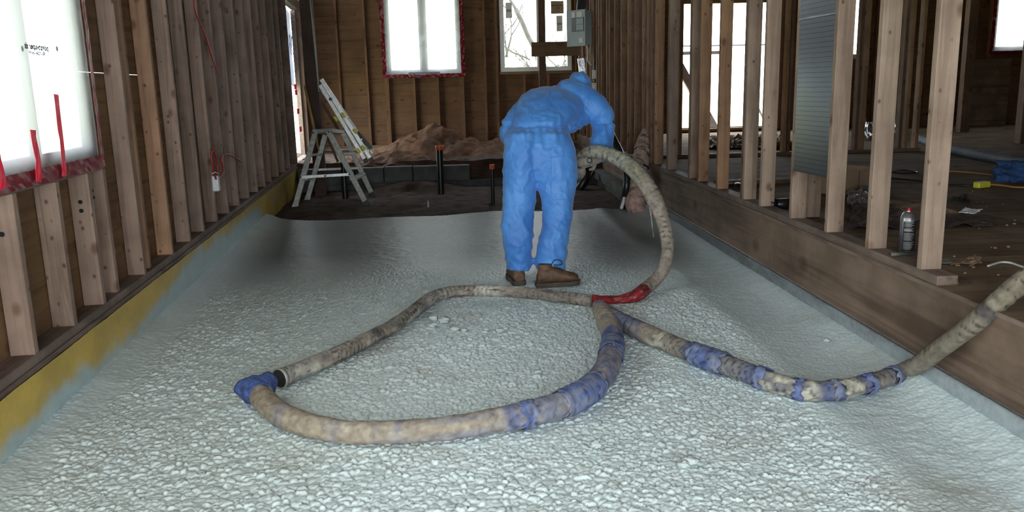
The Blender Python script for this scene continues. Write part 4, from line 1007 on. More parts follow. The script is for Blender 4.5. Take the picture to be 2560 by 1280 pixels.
# ================================================================== WORKER
dg = bpy.context.evaluated_depsgraph_get
def loft(mb, rings, n=20):
    """rings: (center, xaxis, yaxis) where axes carry the radii"""
    b = len(mb.v)
    for c, ax, ay in rings:
        c, ax, ay = Vector(c), Vector(ax), Vector(ay)
        for k in range(n):
            a = 2*PI*k/n; mb.v.append(tuple(c+ax*math.cos(a)+ay*math.sin(a)))
    for i in range(len(rings)-1):
        for k in range(n):
            k2 = (k+1) % n; mb.f.append((b+i*n+k, b+i*n+k2, b+(i+1)*n+k2, b+(i+1)*n+k))
    mb.f.append(tuple(b+k for k in range(n-1, -1, -1))); mb.f.append(tuple(b+(len(rings)-1)*n+k for k in range(n)))
def limb(mb, pts, rad, n=18, flat=1.0):
    pts = [Vector(p) for p in pts]; m = len(pts); rings = []
    sd = None
    for i, p in enumerate(pts):
        d = (pts[min(i+1, m-1)]-pts[max(i-1, 0)]).normalized()
        if sd is None:
            sd = d.cross(Vector((0, 1, 0)))
            if sd.length < .1: sd = d.cross(Vector((1, 0, 0)))
            sd.normalize()
        sd = (sd-d*sd.dot(d)).normalized(); u = sd.cross(d)
        r = rad[i]; r = r if hasattr(r, '__len__') else (r, r)
        rings.append((p, sd*r[0], u*r[1]))
    # rounded ends
    loft(mb, rings, n)
def ball(mb, c, r, n=16):
    c = Vector(c); r = r if hasattr(r, '__len__') else (r, r, r); rings = []
    for i in range(1, 10):
        a = PI*i/10; rings.append((c+Vector((0, 0, -r[2]*math.cos(a))), (r[0]*math.sin(a), 0, 0), (0, r[1]*math.sin(a), 0)))
    loft(mb, rings, n)
def remesh(mb, name, vox, mat, parent, smooth_it=6, fac=.5):
    me = mb.mesh('tmp'); o = bpy.data.objects.new('tmp', me); COL.objects.link(o)
    r = o.modifiers.new('r', 'REMESH'); r.mode = 'VOXEL'; r.voxel_size = vox; r.use_smooth_shade = True
    s = o.modifiers.new('s', 'SMOOTH'); s.iterations = smooth_it; s.factor = fac
    bpy.context.view_layer.update()
    m2 = bpy.data.meshes.new_from_object(o.evaluated_get(dg())); bpy.data.objects.remove(o); m2.name = name
    m2.materials.clear(); m2.materials.append(mat); m2.polygons.foreach_set('use_smooth', [True]*len(m2.polygons))
    return link(bpy.data.objects.new(name, m2), parent)
base = atz(1345, 700, 0)
def Wp(u, v, y): return aty(u, v, y)
# body (continuous skin figure under the clothes)
hipL = Wp(1300, 385, 5.33); hipR = Wp(1388, 385, 5.33)
kL = Wp(1297, 550, 5.33); kR = Wp(1390, 552, 5.30); aL = Wp(1296, 672, 5.27); aR = Wp(1372, 672, 5.24)
pel = Wp(1346, 352, 5.40); wst = Wp(1348, 318, 5.52); chest = Wp(1385, 272, 5.72); neck = Wp(1430, 246, 5.86); headc = Wp(1450, 222, 5.92)
shR = Wp(1486, 262, 5.70); elR = Wp(1511, 322, 5.62); wrR = Wp(1501, 385, 5.50); shL = Wp(1330, 258, 5.74); elL = Wp(1268, 330, 5.66); wrL = Wp(1300, 372, 5.85)
handR = Wp(1472, 402, 5.46)
def body(inset=0.):
    mb = MB()
    limb(mb, [aL, aL.lerp(kL, .5)+Vector((0, -.01, 0)), kL, kL.lerp(hipL, .5), hipL, pel], [.04, .055, .055, .07, .08, .06])
    limb(mb, [aR, aR.lerp(kR, .5)+Vector((0, -.01, 0)), kR, kR.lerp(hipR, .5), hipR, pel], [.04, .055, .055, .07, .08, .06])
    limb(mb, [pel, wst, chest, neck], [(.10, .06), (.085, .045), (.10, .05), (.05, .045)])
    limb(mb, [shL, chest, shR], [.05, .06, .05]); limb(mb, [chest, neck, headc], [.06, .05, .06]); ball(mb, headc, (.075, .095, .10))
    hd = Vector((.55, .75, -.35)).normalized(); limb(mb, [headc+hd*.08, headc+hd*.115-Vector((0, 0, .01))], [.018, .012])          # nose
    for sg in (-1, 1): s = hd.cross(Vector((0, 0, 1))).normalized()*sg; limb(mb, [headc+s*.07, headc+s*.088], [.025, .02])
    limb(mb, [shR, elR, wrR], [.045, .035, .027]); limb(mb, [shL, elL, wrL], [.045, .035, .027])
    return remesh(mb, 'person', .014, m_skin, None, 4)
person = body(); tag(person, 'worker in blue disposable hooded coverall and brown boots, bent over holding the hose', 'person')
# boots feet inside body: origin moved to the ground
person.data.transform(Matrix.Translation(-base)); person.location = base
def rel(mb): 
    mb.v = [tuple(Vector(v)-base) for v in mb.v]; return mb
# coverall
def m_suitf():
    m, N, L, P_ = M('blue_coverall'); tc = nd(N, 'ShaderNodeTexCoord')
    n1 = nd(N, 'ShaderNodeTexNoise'); n1.inputs['Scale'].default_value = 3.5; n1.inputs['Detail'].default_value = 3; L.new(tc.outputs['Object'], n1.inputs[0])
    r = ramp(N, [(.35, (.045, .185, .55)), (.65, (.085, .285, .70))]); L.new(n1.outputs[0], r.inputs[0]); L.new(r.outputs[0], P_.inputs['Base Color'])
    P_.inputs['Roughness'].default_value = .55; P_.inputs['Sheen Weight'].default_value = .2
    vo = nd(N, 'ShaderNodeTexVoronoi'); vo.feature = 'DISTANCE_TO_EDGE'; vo.inputs['Scale'].default_value = 6.5; 
    n0 = nd(N, 'ShaderNodeTexNoise'); n0.inputs['Scale'].default_value = 5; n0.inputs['Detail'].default_value = 3; L.new(tc.outputs['Object'], n0.inputs[0])
    va = nd(N, 'ShaderNodeVectorMath', operation='MULTIPLY_ADD'); L.new(n0.outputs['Color'], va.inputs[0]); va.inputs[1].default_value = (.35,)*3; L.new(tc.outputs['Object'], va.inputs[2]); L.new(va.outputs[0], vo.inputs[0])
    b = nd(N, 'ShaderNodeBump'); b.inputs['Strength'].default_value = .32; b.inputs['Distance'].default_value = .03; L.new(vo.outputs[0], b.inputs['Height'])
    n3 = nd(N, 'ShaderNodeTexNoise'); n3.inputs['Scale'].default_value = 14; n3.inputs['Detail'].default_value = 4; n3.inputs['Distortion'].default_value = 1; L.new(tc.outputs['Object'], n3.inputs[0])
    b2 = nd(N, 'ShaderNodeBump'); b2.inputs['Strength'].default_value = .10; b2.inputs['Distance'].default_value = .01; L.new(n3.outputs[0], b2.inputs['Height']); L.new(b.outputs[0], b2.inputs['Normal']); L.new(b2.outputs[0], P_.inputs['Normal'])
    return m
m_suit = m_suitf()
PXM = 5.35/2060   # metres per pixel near the worker
def sil(rows, y, depth):     # rows: (v, uL, uR); builds rings whose left/right edges follow the photo outline
    rings = []
    for i, (v, ul, ur) in enumerate(rows):
        yy = y[i] if hasattr(y, '__len__') else y; a = aty(ul, v, yy); b = aty(ur, v, yy); c = (a+b)/2; ax = (b-a)/2
        d = depth[i] if hasattr(depth, '__len__') else depth
        rings.append((c, ax, Vector((0, d, 0))))
    return rings
mb = MB()
# left leg, right leg
loft(mb, sil([(671, 1265, 1328), (655, 1266, 1331), (630, 1263, 1331), (600, 1257, 1331), (560, 1255, 1334), (520, 1257, 1336), (480, 1260, 1339), (440, 1260, 1346), (400, 1259, 1352), (360, 1261, 1356), (330, 1266, 1350)], [5.30, 5.30, 5.29, 5.28, 5.30, 5.32, 5.34, 5.35, 5.36, 5.38, 5.4], [.10, .10, .095, .095, .095, .10, .105, .12, .135, .14, .13]), 24)
loft(mb, sil([(672, 1340, 1408), (655, 1334, 1414), (630, 1340, 1418), (600, 1347, 1419), (560, 1357, 1424), (520, 1357, 1431), (480, 1346, 1438), (440, 1338, 1442), (400, 1335, 1441), (360, 1336, 1435), (330, 1340, 1420)], [5.27, 5.27, 5.26, 5.26, 5.28, 5.30, 5.33, 5.35, 5.36, 5.38, 5.4], [.10, .10, .095, .095, .095, .10, .11, .125, .135, .14, .13]), 24)
# pelvis to waist to torso (bending forward = away and to the right)
loft(mb, sil([(450, 1268, 1436), (420, 1261, 1442), (390, 1259, 1440), (360, 1261, 1434), (335, 1268, 1423), (318, 1275, 1416)], [5.37, 5.37, 5.38, 5.39, 5.42, 5.46], [.11, .13, .14, .14, .13, .12]), 28)
def tr(c, w, dz, tilt=0.):      # torso ring: c centre, w half width vector, dz thickness vector
    return (c, w, dz)
T = []
for (u, v, y, ul, vl, ur, vr, th) in (
        (1346, 335, 5.42, 1270, 337, 1420, 333, .125), (1346, 318, 5.46, 1279, 318, 1418, 316, .12), (1352, 296, 5.53, 1284, 298, 1436, 296, .13), (1362, 276, 5.60, 1290, 280, 1452, 284, .135),
        (1372, 258, 5.68, 1296, 262, 1470, 274, .13), (1386, 244, 5.76, 1303, 250, 1488, 266, .12), (1402, 234, 5.84, 1320, 242, 1488, 256, .10), (1420, 228, 5.90, 1370, 236, 1470, 240, .08)):
    a = aty(ul, vl, y); b = aty(ur, vr, y); c = (a+b)/2; ax = (b-a)/2
    sp = Vector((.25, .75, .42)).normalized() if y > 5.5 else Vector((.08, .4, .9)).normalized()
    nn = ax.cross(sp).normalized(); 
    if nn.z < 0: nn = -nn
    if y < 5.5: nn = Vector((0, 1, 0.)); 
    T.append((c, ax, nn*th))
# consistent winding for bent rings: front ones use +Y thickness, upper ones use up-ish thickness pointing to camera side
T2 = []
for i, (c, ax, ay) in enumerate(T):
    if i >= 2:
        th = ay.length; k = min(1, (i-1)/3.); nn = Vector((0, 1-.55*k, -.85*k)).normalized(); ay = nn*th
    T2.append((c, ax, ay))
loft(mb, T2, 30)
# hood / head
ball(mb, aty(1447, 214, 5.93), (.082, .11, .095)); ball(mb, aty(1425, 222, 5.86), (.10, .09, .07)); ball(mb, aty(1458, 208, 5.92), (.05, .08, .065))
# shoulders, right arm
limb(mb, [aty(1400, 240, 5.76), aty(1450, 248, 5.74), aty(1487, 270, 5.70), aty(1505, 292, 5.67), aty(1509, 330, 5.62), aty(1503, 360, 5.57), aty(1500, 382, 5.52), aty(1497, 398, 5.49)], [.10, .11, .10, .083, .074, .075, .06, .038], 20)
limb(mb, [aty(1470, 285, 5.70), aty(1440, 305, 5.62), aty(1410, 318, 5.52)], [.06, .055, .06], 16)
# left arm: elbow pokes out at the left of the waist
limb(mb, [aty(1325, 262, 5.76), aty(1298, 290, 5.72), aty(1275, 318, 5.66), aty(1273, 340, 5.66), aty(1285, 362, 5.72), aty(1310, 385, 5.85)], [.085, .075, .063, .062, .055, .045], 18)
suit = remesh(rel(mb), 'coverall', .0085, m_suit, person, 9, .5)
# folds
mesh = suit.data; nv = len(mesh.vertices); co_ = np.zeros(nv*3); mesh.vertices.foreach_get('co', co_); co_ = co_.reshape(-1, 3)
no_ = np.zeros(nv*3); mesh.vertices.foreach_get('normal', no_); no_ = no_.reshape(-1, 3)
wz = (aty(1346, 316, 5.3).z-base.z); 
xx, yy_, zz = co_[:, 0], co_[:, 1], co_[:, 2]
def ridge(a, b, seed): return 1-np.abs(fbm(a, b, 3, seed))*4.2
ang_ = np.arctan2(yy_-.15, xx+.02)
d = np.zeros(nv)
# gather at the waist
d -= .013*np.exp(-((zz-wz)/.014)**2)
pl = np.exp(-np.abs(zz-wz+.03)/.055); d += .0045*np.sin(xx*120+3*fbm(xx*8, zz*3, 2, 5))*pl
# long vertical drapes on the legs
lowk = np.clip((wz-.02-zz)/.25, 0, 1)
d += lowk*.010*fbm(xx*16+zz*2.5, zz*1.8+yy_*5, 3, 201)*1.6
# diagonal creases
d += .0025*fbm(xx*22+zz*9, zz*16-yy_*8, 3, 222)
cre = np.clip(ridge(xx*7+zz*5, zz*6-xx*4+yy_*3, 202)-.25, 0, 1)**2; cre2 = np.clip(ridge(xx*6-zz*6+9, zz*5+xx*6, 203)-.3, 0, 1)**2
d += .012*(cre+cre2)
# bunching near the cuffs and knees
ck = np.exp(-np.clip(zz-.09, 0, 9)/.13); kk = np.exp(-((zz-.42)/.12)**2)*.5
d += (ck+kk)*.022*fbm(xx*9+yy_*5, zz*26+xx*14, 3, 204)*1.5
ft = np.clip((zz-wz)/.1, 0, 1); d += ft*.018*fbm(xx*9+zz*7, yy_*9-zz*8, 3, 205)
co_ = co_+no_*d[:, None]; mesh.vertices.foreach_set('co', co_.ravel()); mesh.update()
# seams: rear seat seam, waist elastic, pocket
se = MB()
def snap(u, v, y, off=.0):      # nearest suit surface along the view ray from a side camera position
    return aty(u, v, y)
from mathutils.bvhtree import BVHTree
bvh = BVHTree.FromObject(suit, dg()) if False else BVHTree.FromPolygons([Vector(c)+base for c in co_], [tuple(p.vertices) for p in mesh.polygons])
def onsuit(u, v, off=.002):
    r = Vector(ray(u, v)).normalized(); h = bvh.ray_cast(Vector(C0), r)
    return (h[0]-r*off) if h[0] is not None else None
def seamline(name, pts, r, mat=m_suit):
    P_ = []
    for (a, b), (c, d_) in zip(pts[:-1], pts[1:]):
        for k in range(10): P_.append((a+(c-a)*k/10, b+(d_-b)*k/10))
    P_.append(pts[-1]); Q = [onsuit(*p) for p in P_]; Q = [q-base for q in Q if q is not None]
    if len(Q) > 3: return MB().tube(Q, r, 6).build(name, mat, person, True)
seamline('seat_seam', [(1325, 322), (1322, 350), (1324, 390), (1332, 425), (1337, 448)], .0018)
seamline('waist_elastic', [(1284, 309), (1310, 311), (1345, 313), (1385, 316), (1415, 318)], .003)
seamline('pocket_edge', [(1378, 392), (1436, 390)], .0018); seamline('pocket_edge', [(1378, 392), (1377, 490), (1384, 500), (1428, 497)], .0016)
seamline('sleeve_seam', [(1462, 212), (1464, 240), (1460, 275), (1468, 298)], .0018); seamline('hood_seam', [(1392, 202), (1420, 205), (1450, 208), (1474, 216)], .0018)
# boots
m_boot = vcol('worn_leather', .6, .4, 160, .2, .003); m_sole = plain('boot_sole', (.085, .065, .05), .8, 0, .3, 20, .3)
def boot(heel, head, L_, lab, seed):
    """heel: ground point of heel, head: heading angle"""
    e = None; mbb = MB()
    prof = [(.0, .036, .05), (.02, .042, .075), (.07, .045, .10), (.12, .046, .095), (.17, .05, .075), (.22, .053, .058), (.26, .047, .05), (.285, .03, .036)]
    k = L_/.285; ca, sa = math.cos(head), math.sin(head); f = Vector((ca, sa, 0)); s = Vector((-sa, ca, 0))
    rings = []
    for x, w, h in prof: rings.append((heel+f*x*k+Vector((0, 0, .022+h/2)), s*w, Vector((0, 0, h/2+.006))))
    loft(mbb, rings, 20)
    sh = []
    for z, x, rx, ry in ((.03, .05, .045, .04), (.08, .055, .048, .04), (.12, .055, .046, .04), (.145, .055, .046, .04)): sh.append((heel+f*x*k+Vector((0, 0, z)), f*rx, s*ry))
    loft(mbb, sh, 20)
    b = remesh(rel(mbb), 'boot', .006, m_boot, person, 5); b['label'] = lab
    V = np.array([v.co for v in b.data.vertices]); n_ = fbm(V[:, 0]*20+V[:, 2]*9, V[:, 1]*20+V[:, 2]*25, 4, seed); n2 = fbm(V[:, 0]*12+5, V[:, 2]*30, 4, seed+5)
    c = np.array([.135, .072, .038])*(1+.9*n_)[:, None]; kx = np.clip((n2-.1)*10, 0, .8)[:, None]*(V[:, 2] < .09)[:, None]; c = c*(1-kx)+np.array([.05, .025, .015])*kx
    setcol(b.data, c)
    so_ = MB(); base_l = heel-base
    outl = [(-.012, .030), (.0, .042), (.05, .046), (.1, .044), (.16, .052), (.22, .056), (.265, .048), (.292, .028), (.302, .0)]
    pts = [(x*k, w) for x, w in outl]+[(x*k, -w) for x, w in outl[::-1][1:]]
    n = len(pts); so_.v = [tuple(base_l+f*x+s*w+Vector((0, 0, .0))) for x, w in pts]+[tuple(base_l+f*x+s*w+Vector((0, 0, .027))) for x, w in pts]
    so_.f = [tuple(range(n)), tuple(range(2*n-1, n-1, -1))]+[(i, (i+1) % n, (i+1) % n+n, i+n) for i in range(n)]
    so_.build('sole', m_sole, b)
    lc = MB(); 
    for j in range(4):
        x = (.115+.022*j)*k; z = .128-.012*j
        lc.tube(curve_pts([base_l+f*(x-.008)+s*.03+Vector((0, 0, z-.008)), base_l+f*x+Vector((0, 0, z+.008)), base_l+f*(x+.01)-s*.03+Vector((0, 0, z-.008))], 4), .0028, 5)
    q = base_l+f*.10*k+Vector((0, 0, .135))
    lc.tube(curve_pts([q, q+f*.02-s*.02+Vector((0, 0, .035)), q+f*.06-s*.03+Vector((0, 0, .028)), q+f*.06-s*.02+Vector((0, 0, .0)), q+f*.02]), .003, 5)
    lc.build('lace', m_lace, b)
    st_ = MB().tube(curve_pts([base_l+f*.03*k-s*.046+Vector((0, 0, .125)), base_l+f*.05*k-s*.05+Vector((0, 0, .12)), base_l+f*.075*k-s*.049+Vector((0, 0, .127))], 5), .002, 5).build('stitching', m_gold, b)
    return b
hR = atz(1343, 712, .018); hR.z = .008; hL = atz(1300, 712, .018); hL.z = .008
boot(hR, math.radians(7), .27, 'right boot turned sideways, laced brown leather with a dark worn patch', 5)
boot(hL+Vector((0, .03, 0)), math.radians(97), .27, 'left boot seen from behind at the heel', 9)
# glove / hand with fingers gripping the hose end
def hand(wr_, palm, name, mat, gripdir):
    mbb = MB(); limb(mbb, [wr_, wr_.lerp(palm, .6), palm], [.032, .036, .042], 14)
    d = (palm-wr_).normalized(); s = Vector(gripdir).normalized(); s = (s-d*s.dot(d)).normalized(); n = d.cross(s)
    for j, (o_, L1) in enumerate(((-.032, .075), (-.011, .085), (.011, .08), (.031, .065))):
        b0 = palm+s*o_*.9; limb(mbb, [b0-d*.01, b0+d*.035+n*.0, b0+d*.055*(L1/.08)+n*.03, b0+d*.04+n*.06*(L1/.08)], [.0125, .0115, .0105, .009], 10)
    t0 = palm-d*.03-s*.035; limb(mbb, [t0, t0-s*.022+n*.02+d*.01, t0-s*.018+n*.045+d*.025], [.015, .0125, .010], 10)
    return remesh(rel(mbb), name, .0045, mat, person, 3)
o = hand(aty(1498, 396, 5.49), aty(1474, 402, 5.46), 'glove', m_glove, (0, .3, 1)); o['label'] = 'dusty beige glove gripping the hose end'
o = hand(aty(1306, 380, 5.83), aty(1340, 392, 5.88), 'glove', m_glove, (0, .3, 1))
# spray gun at the hose end
sg_ = empty('spray_gun', aty(1462, 405, 5.5)); tag(sg_, 'grimy tape-wrapped spray gun held under the hose end', 'spray gun'); g0 = sg_.location
MB().tube([aty(1478, 408, 5.42)-g0, aty(1466, 404, 5.42)-g0, aty(1453, 404, 5.44)-g0, aty(1446, 412, 5.47)-g0], [.022, .034, .036, .03], 14).build('gun_body', m_glove, sg_, True)
MB().lathe([(.016, 0), (.018, .01), (.012, .012)], 14, Matrix.Translation(aty(1473, 401, 5.38)-g0)@Matrix.Rotation(PI/2, 4, 'X')).build('trigger_guard', m_black, sg_)
MB().tube([aty(1449, 410, 5.5)-g0, aty(1452, 432, 5.6)-g0, aty(1446, 447, 5.66)-g0], [.038, .036, .025], 14).build('nozzle_sleeve', m_glove, sg_, True)

# ================================================================== INSULATED LINE AND BLACK HOSE NEAR THE PARTITION
def bundle():
    e = empty('insulated_pipe', atz(1590, 525, .02)); tag(e, 'beige insulated line tied with black bands where the partition meets the floor', 'insulated pipe'); g = e.location
    P_ = [aty(1618, 322, 8.75), aty(1614, 345, 8.7), aty(1608, 372, 8.6), aty(1603, 400, 8.5), aty(1594, 430, 8.4), aty(1590, 452, 8.35), aty(1592, 478, 8.3), aty(1588, 505, 8.25), aty(1592, 533, 8.2)]
    R2 = [.04, .075, .09, .085, .10, .07, .085, .10, .09]
    def cb_(par, S_, T_, cx, sy, sd):
        n = fbm(S_*5, cx*2, 4, sd); c = blend(np.array([.40, .31, .26])+0*S_[..., None], np.array([.48, .30, .25]), np.clip(.3+2*n+band(par, 6, 9)*.5, 0, 1))
        return c
    hose_seg('air', [p-g for p in P_], R2, cb_, e, 31, 28, .006, .03, 9, label='lumpy pink-beige insulation'); e.children[0].name = 'insulation'
    for par, r in ((1.0, .075), (1.3, .08), (2.1, .092), (3.6, .098), (4.8, .085), (6.5, .09)):
        i = int(par); p = P_[i].lerp(P_[i+1], par-i)-g; d_ = (P_[i+1]-P_[i]).normalized(); tl = d_.to_track_quat('Z', 'Y').to_matrix().to_4x4()@Matrix.Rotation(.35, 4, 'X')
        MB().lathe([(r, -.009), (r+.004, -.006), (r+.004, .006), (r, .009)], 20, Matrix.Translation(p)@tl).build('black_band', m_black, e, True)
bundle()
pts = curve_pts([aty(1512, 300, 8.6), aty(1533, 345, 8.5), aty(1552, 385, 8.4), aty(1563, 420, 8.35), aty(1567, 450, 8.3), aty(1564, 480, 8.3), aty(1557, 520, 8.45)])
o = MB().tube(pts, .035, 14).build('black_hose', m_black, None, True); tag(o, 'black hose running down behind the spray hose arc', 'hose')
pts = curve_pts([aty(1563, 482, 8.35), aty(1560, 498, 8.3), aty(1553, 522, 8.3)]); o = MB().tube(pts, .018, 8).build('pale_cable', m_wirew, None, True); tag(o, 'short pale cable entering the foam beside the insulated line', 'cable')
# dark plumbing cluster behind the worker
e = empty('drain_fitting', aty(1460, 450, 10.8)); tag(e, 'black plastic drain fitting in the dark pit right of the worker', 'drain'); g = e.location
MB().tube([aty(1470, 420, 10.8)-g, aty(1462, 450, 10.8)-g, aty(1440, 485, 10.7)-g], .06, 14).build('bend', m_black, e, True); MB().tube([aty(1485, 430, 10.9)-g, aty(1440, 500, 10.6)-g], .02, 8).build('thin_pipe', m_black, e, True)
# dark beam under right wall at pit
o = MB().box(1.76, 1.90, 8.7, YB, .02, .13, .005).build('foundation_ledge', m_block); tag(o, kind='structure'); o.name = 'trim_1'
o = MB().box(1.80, 1.95, 8.55, YB, -.3, .02, .005).build('trim_2', m_block); tag(o, kind='structure')

# ================================================================== THINGS ON THE RAISED FLOOR
def onf(u, v, h=0.): return atz(u, v, ZS+h)
# spray can
p = onf(2265, 628); sc_ = empty('spray_can', (p.x, p.y, ZS)); tag(sc_, 'silver aerosol can with black printed label beside the last partition stud', 'spray can')
hc = .198; rc = .036
b = MB().lathe([(rc-.002, 0), (rc, .003), (rc, hc-.03), (rc-.003, hc-.026), (rc-.008, hc-.010), (rc-.018, hc-.002), (.013, hc), (.012, hc+.004)], 32).build('can_body', m_steel, sc_); smooth_angle(b)
lb = MB(); 
lab_ = MB().lathe([(rc+.0006, .006), (rc+.0006, hc-.042)], 40); 
lbl = MB(); n = 26
def labf(u, v): a = math.radians(-151)+u*math.radians(165); return (math.cos(a)*(rc+.0008), math.sin(a)*(rc+.0008), .006+v*(hc-.05))
m_lab = plain('black_label', (.02, .02, .022), .35, 0, .1)
l_ = MB().grid(labf, n, 4).build('label', m_lab, sc_, True)
tl = MB()
for k in range(26):
    z = .016+k*.0056
    if k in (7, 15, 19): continue
    wd = random.uniform(.55, .92)
    a0 = -144; 
    def tf(u, v, z=z, wd=wd, k=k): a = math.radians(a0+u*95*wd); return (math.cos(a)*(rc+.0013), math.sin(a)*(rc+.0013), z+v*(.0030 if k in (16, 17) else .0016))
    tl.grid(tf, 8, 1)
tl.build('label_print', m_paper, sc_)
MB().lathe([(.008, hc+.002), (.008, hc+.014), (.005, hc+.018)], 14).build('nozzle', m_tapeb, sc_)
# trowel / knife
p = onf(2235, 640); kn = empty('pry_bar', (p.x, p.y, ZS)); tag(kn, 'dirty steel scraper bar lying across the plate by the aerosol can', 'tool'); g = kn.location
MB().tube([onf(2228, 636, .055)-g, onf(2250, 635, .055)-g, onf(2300, 634, .055)-g], [.010, .009, .008], 8).build('handle', m_lamf, kn, True)
MB().beam(onf(2250, 652, .012)-g, onf(2372, 655, .012)-g, .05, .006).build('blade', m_lamf, kn)
MB().beam(onf(2345, 651, .008)-g, onf(2376, 652, .008)-g, .07, .004).build('green_scrap', plain('green_scrap', (.16, .20, .14), .7), kn)
# black pipe on floor
a = onf(1922, 512, .045); b = a+Vector((.17, .03, .0))
e = empty('abs_pipe', a); tag(e, 'short black plastic pipe lying through the partition studs', 'pipe')
MB().tube([Vector((0, 0, 0)), (b-a)*1.8], .036, 18, False).build('tube', m_black, e, True); c_ = MB().tube([(b-a)*-.02, (b-a)*.25], .042, 18, False).build('collar', m_black, e, True)
for o in e.children: o.modifiers.new('s', 'SOLIDIFY').thickness = .004
# crumpled sheets, foil
def crumple(name, pts, z0, amp, mat, lab, cat, seed, n=26, th=.003):
    P_ = [onf(u, v, 0) for u, v in pts]; c = sum(P_, Vector())/4; e = []
    def fn(u, v):
        a = P_[0].lerp(P_[1], u); b = P_[3].lerp(P_[2], u); p = a.lerp(b, v)
        q = p-c; h = z0+amp*(abs(noise.noise(Vector((p.x*7, p.y*7, seed))))+.5*abs(noise.noise(Vector((p.x*17, p.y*17, seed+3)))))
        j = .04*noise.noise(Vector((u*5, v*5, seed+9))); return (q.x+j, q.y+j*.7, h)
    o = MB().grid(fn, n, n).build(name, mat, None, False); o.location = (c.x, c.y, ZS); o.modifiers.new('s', 'SOLIDIFY').thickness = th
    return tag(o, lab, cat)
crumple('cardboard_sheet', [(2120, 575), (2275, 578), (2240, 520), (2130, 515)], .006, .05, m_cardd, 'crumpled dark cardboard pile behind the aerosol can', 'cardboard', 1)
crumple('cardboard_sheet', [(2330, 572), (2482, 570), (2470, 545), (2345, 542)], .006, .035, m_cardd, 'flattened dark cardboard sheet right of the last partition stud', 'cardboard', 5)
crumple('paper_scrap', [(2395, 552), (2432, 556), (2455, 547), (2410, 543)], .05, .015, m_wrap, 'white paper scrap on the flattened dark cardboard', 'paper', 7, 8)
crumple('cardboard_strip', [(2215, 560), (2400, 545), (2390, 530), (2215, 500)], .004, .02, m_card, 'bent brown cardboard strip behind the last two studs', 'cardboard', 17)
crumple('foil_scrap', [(2118, 520), (2180, 525), (2180, 492), (2118, 488)], .01, .09, m_foil, 'crumpled shiny foil scrap beside the cardboard box', 'foil', 9)
crumple('plastic_bag', [(2375, 510), (2425, 508), (2415, 494), (2385, 495)], .004, .03, m_film, 'small clear plastic scrap on the subfloor', 'plastic', 11)
crumple('cardboard_scrap', [(2402, 672), (2455, 668), (2440, 648), (2418, 652)], .006, .05, m_card, 'torn corrugated cardboard scrap near the floor edge', 'cardboard', 13, 14)
crumple('wood_chip', [(2375, 668), (2400, 672), (2398, 662), (2378, 662)], .006, .012, m_card, 'small brown chip left of the torn cardboard scrap', 'debris', 15, 6)
crumple('foil_heap', [(2135, 352), (2250, 352), (2240, 328), (2140, 328)], .02, .25, m_foil, 'heap of shiny plastic sheeting on the floor near the far wall', 'plastic sheeting', 19, 30)
crumple('foil_strip', [(1822, 470), (1890, 465), (1885, 452), (1826, 455)], .006, .04, m_foil, 'shiny foil strip on the floor behind the partition studs', 'foil', 21)
crumple('lumber_scraps', [(1735, 374), (1990, 374), (1960, 345), (1740, 345)], .01, .10, m_boardx, 'heap of dark timber scraps before the tall opening', 'scrap timber', 23, 40)
# cardboard box
p = onf(2120, 490); e = empty('cardboard_box', (0, 0, 0)); tag(e, 'open plain cardboard box on the subfloor between two studs', 'box')
a = onf(2112, 488); b = onf(2182, 478); ht = aty(2112, 430, a.y).z-ZS
d_ = (b-a); d_.z = 0; dn = d_.normalized(); pr = Vector((-dn.y, dn.x, 0)); e.location = a; e.location.z = ZS
Mx = Matrix(((dn.x, pr.x, 0, 0), (dn.y, pr.y, 0, 0), (0, 0, 1, 0), (0, 0, 0, 1))); Lb = d_.length*1.3
for nm, bx_ in (('front_wall', (-.05, Lb, 0, .005, 0, ht)), ('back_wall', (-.05, Lb, .3, .305, 0, ht)), ('side_wall', (-.05, -.045, 0, .3, 0, ht)), ('side_wall', (Lb-.005, Lb, 0, .3, 0, ht)), ('box_floor', (-.05, Lb, 0, .3, 0, .005))): MB().box(*bx_, .0, Mx).build(nm, m_card, e)
MB().box(Lb*.35, Lb*.36, -.002, 0, 0, ht, 0, Mx).build('fold_line', m_cardd, e)
# cords
def cord(name, pts, r, mat, lab, z=.01): o = MB().tube(curve_pts([onf(u, v, z) for u, v in pts]), r, 8).build(name, mat, None, True); return tag(o, lab, 'cord')
e = empty('power_lead', onf(2440, 462)); tag(e, 'orange extension cord joined to a black one by a yellow plug', 'extension cord'); g = e.location.copy()
MB().tube([p-g for p in curve_pts([onf(u, v, .015) for u, v in ((2470, 461), (2500, 463), (2540, 468), (2600, 470))])], .007, 8).build('orange_cable', m_cable, e, True)
MB().tube([p-g for p in curve_pts([onf(u, v, .015) for u, v in ((2443, 465), (2400, 464), (2350, 460), (2300, 453), (2230, 446), (2150, 440))])], .008, 8).build('black_cable', m_black, e, True)
MB().beam(onf(2440, 463, .025)-g, onf(2469, 460, .025)-g, .055, .045, (0, 0, 1), .006).build('connector', m_yellow, e)
cord('thin_cable', ((2330, 425), (2380, 428), (2430, 432), (2500, 440), (2600, 455)), .006, m_cable, 'thin orange cord trailing behind the yellow plug')
cord('looped_cable', ((2230, 430), (2260, 425), (2295, 431), (2265, 434), (2228, 430)), .007, m_black, 'black cord loop left of the last partition stud')
cord('white_wire', ((2470, 665), (2500, 656), (2525, 657), (2550, 665), (2580, 676)), .005, m_wirew, 'white wire curling over the floor near the spray hose')
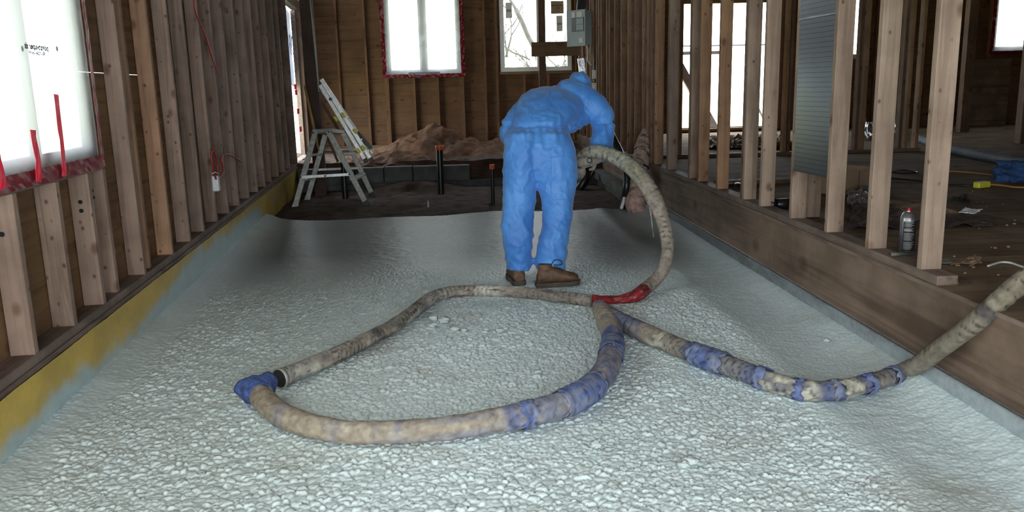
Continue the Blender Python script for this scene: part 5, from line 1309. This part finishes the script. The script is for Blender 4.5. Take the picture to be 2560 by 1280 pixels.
o = MB().tube(curve_pts([onf(u, v, .05) for u, v in ((2290, 345), (2360, 368), (2430, 385), (2500, 398), (2600, 418))]), .055, 14).build('dark_hose', plain('dark_blue_hose', (.03, .04, .06), .7, 0, .4, 8, .4), None, True); tag(o, 'dark blue jacketed hose lying across the far subfloor', 'hose')
p = onf(2548, 438, .05); o = lump('blue_tarp', p, .16, m_bluerag, None, .55, 3, 4, .5, 1.2, .8); o.location.z = ZS+.07; tag(o, 'bunched blue cloth lying on the dark far hose', 'cloth')
# small debris
for i in range(46):
    u = random.uniform(2370, 2560); v = random.uniform(400, 720); q = onf(u, v)
    o = lump('floor_crumb', (q.x, q.y, ZS+.004), random.uniform(.004, .010), random.choice((m_glove, m_card, m_cardd)), None, .6, i+70, 1, .4); tag(o, 'tiny crumb of debris on the raised brown floor', 'debris', 'debris crumbs on the raised floor')
# hose flange at right edge
p = onf(2552, 690, .06)

# ================================================================== OUTSIDE
g = MB().box(-60, 60, 14.9, 120, -.6, -.5).build('ground', m_grass); tag(g, kind='structure')
g = MB().box(-60, -3.2, -60, 14.9, -.6, -.5).build('ground', m_grass); tag(g, kind='structure')
def tree(u, y, seed, lab):
    r = random.Random(seed); p = aty(u, 150, y); e = empty('bare_tree', (p.x, y, -.5)); tag(e, lab, 'tree')
    tk = MB(); br_ = MB()
    top = Vector((.1, 0, 1.2)); tk.tube(curve_pts([(0, 0, 0), (.02, 0, .8), top]), [.14]*8+[.11]*8+[.1], 10); tk.build('trunk', m_bark, e, True)
    def grow(p, d, L, rad, dep):
        q = p+d*L*.5+Vector((r.uniform(-.1, .1), r.uniform(-.1, .1), r.uniform(-.02, .12)))*L; s = p+d*L
        br_.tube([p, q, s], [rad, rad*.8, rad*.6], 6)
        if dep: 
            for k in range(3):
                nd_ = (d+Vector((r.uniform(-.9, .9), r.uniform(-.5, .5), r.uniform(-.35, .6)))).normalized(); grow(q.lerp(s, r.random()), nd_, L*.68, rad*.55, dep-1)
    for k in range(5): grow(top, Vector((r.uniform(-1, 1), r.uniform(-.5, .5), r.uniform(.4, 1.1))).normalized(), 1.5, .055, 3)
    br_.build('branches', m_bark, e, True)
tree(1330, 20, 3, 'bare tree seen through the clear far window'); tree(1440, 28, 8, 'second bare tree behind the breaker panel side of the window')
pts = [aty(u, v, 17.5) for u, v in ((1262, -20), (1285, 15), (1305, 55), (1320, 90), (1335, 120), (1350, 170), (1355, 240))]
o = MB().tube(curve_pts(pts), [.03]*10+[.05]*39, 8).build('leaning_tree', m_bark, None, True); tag(o, 'slanting pale trunk close outside the clear far window', 'trunk')
pts = [aty(u, v, 17.5) for u, v in ((1258, 113), (1280, 130), (1305, 140), (1325, 150))]
o = MB().tube(curve_pts(pts), .02, 6).build('thin_branch', m_bark, None, True); tag(o, 'thin branch low outside the clear far window', 'branch')
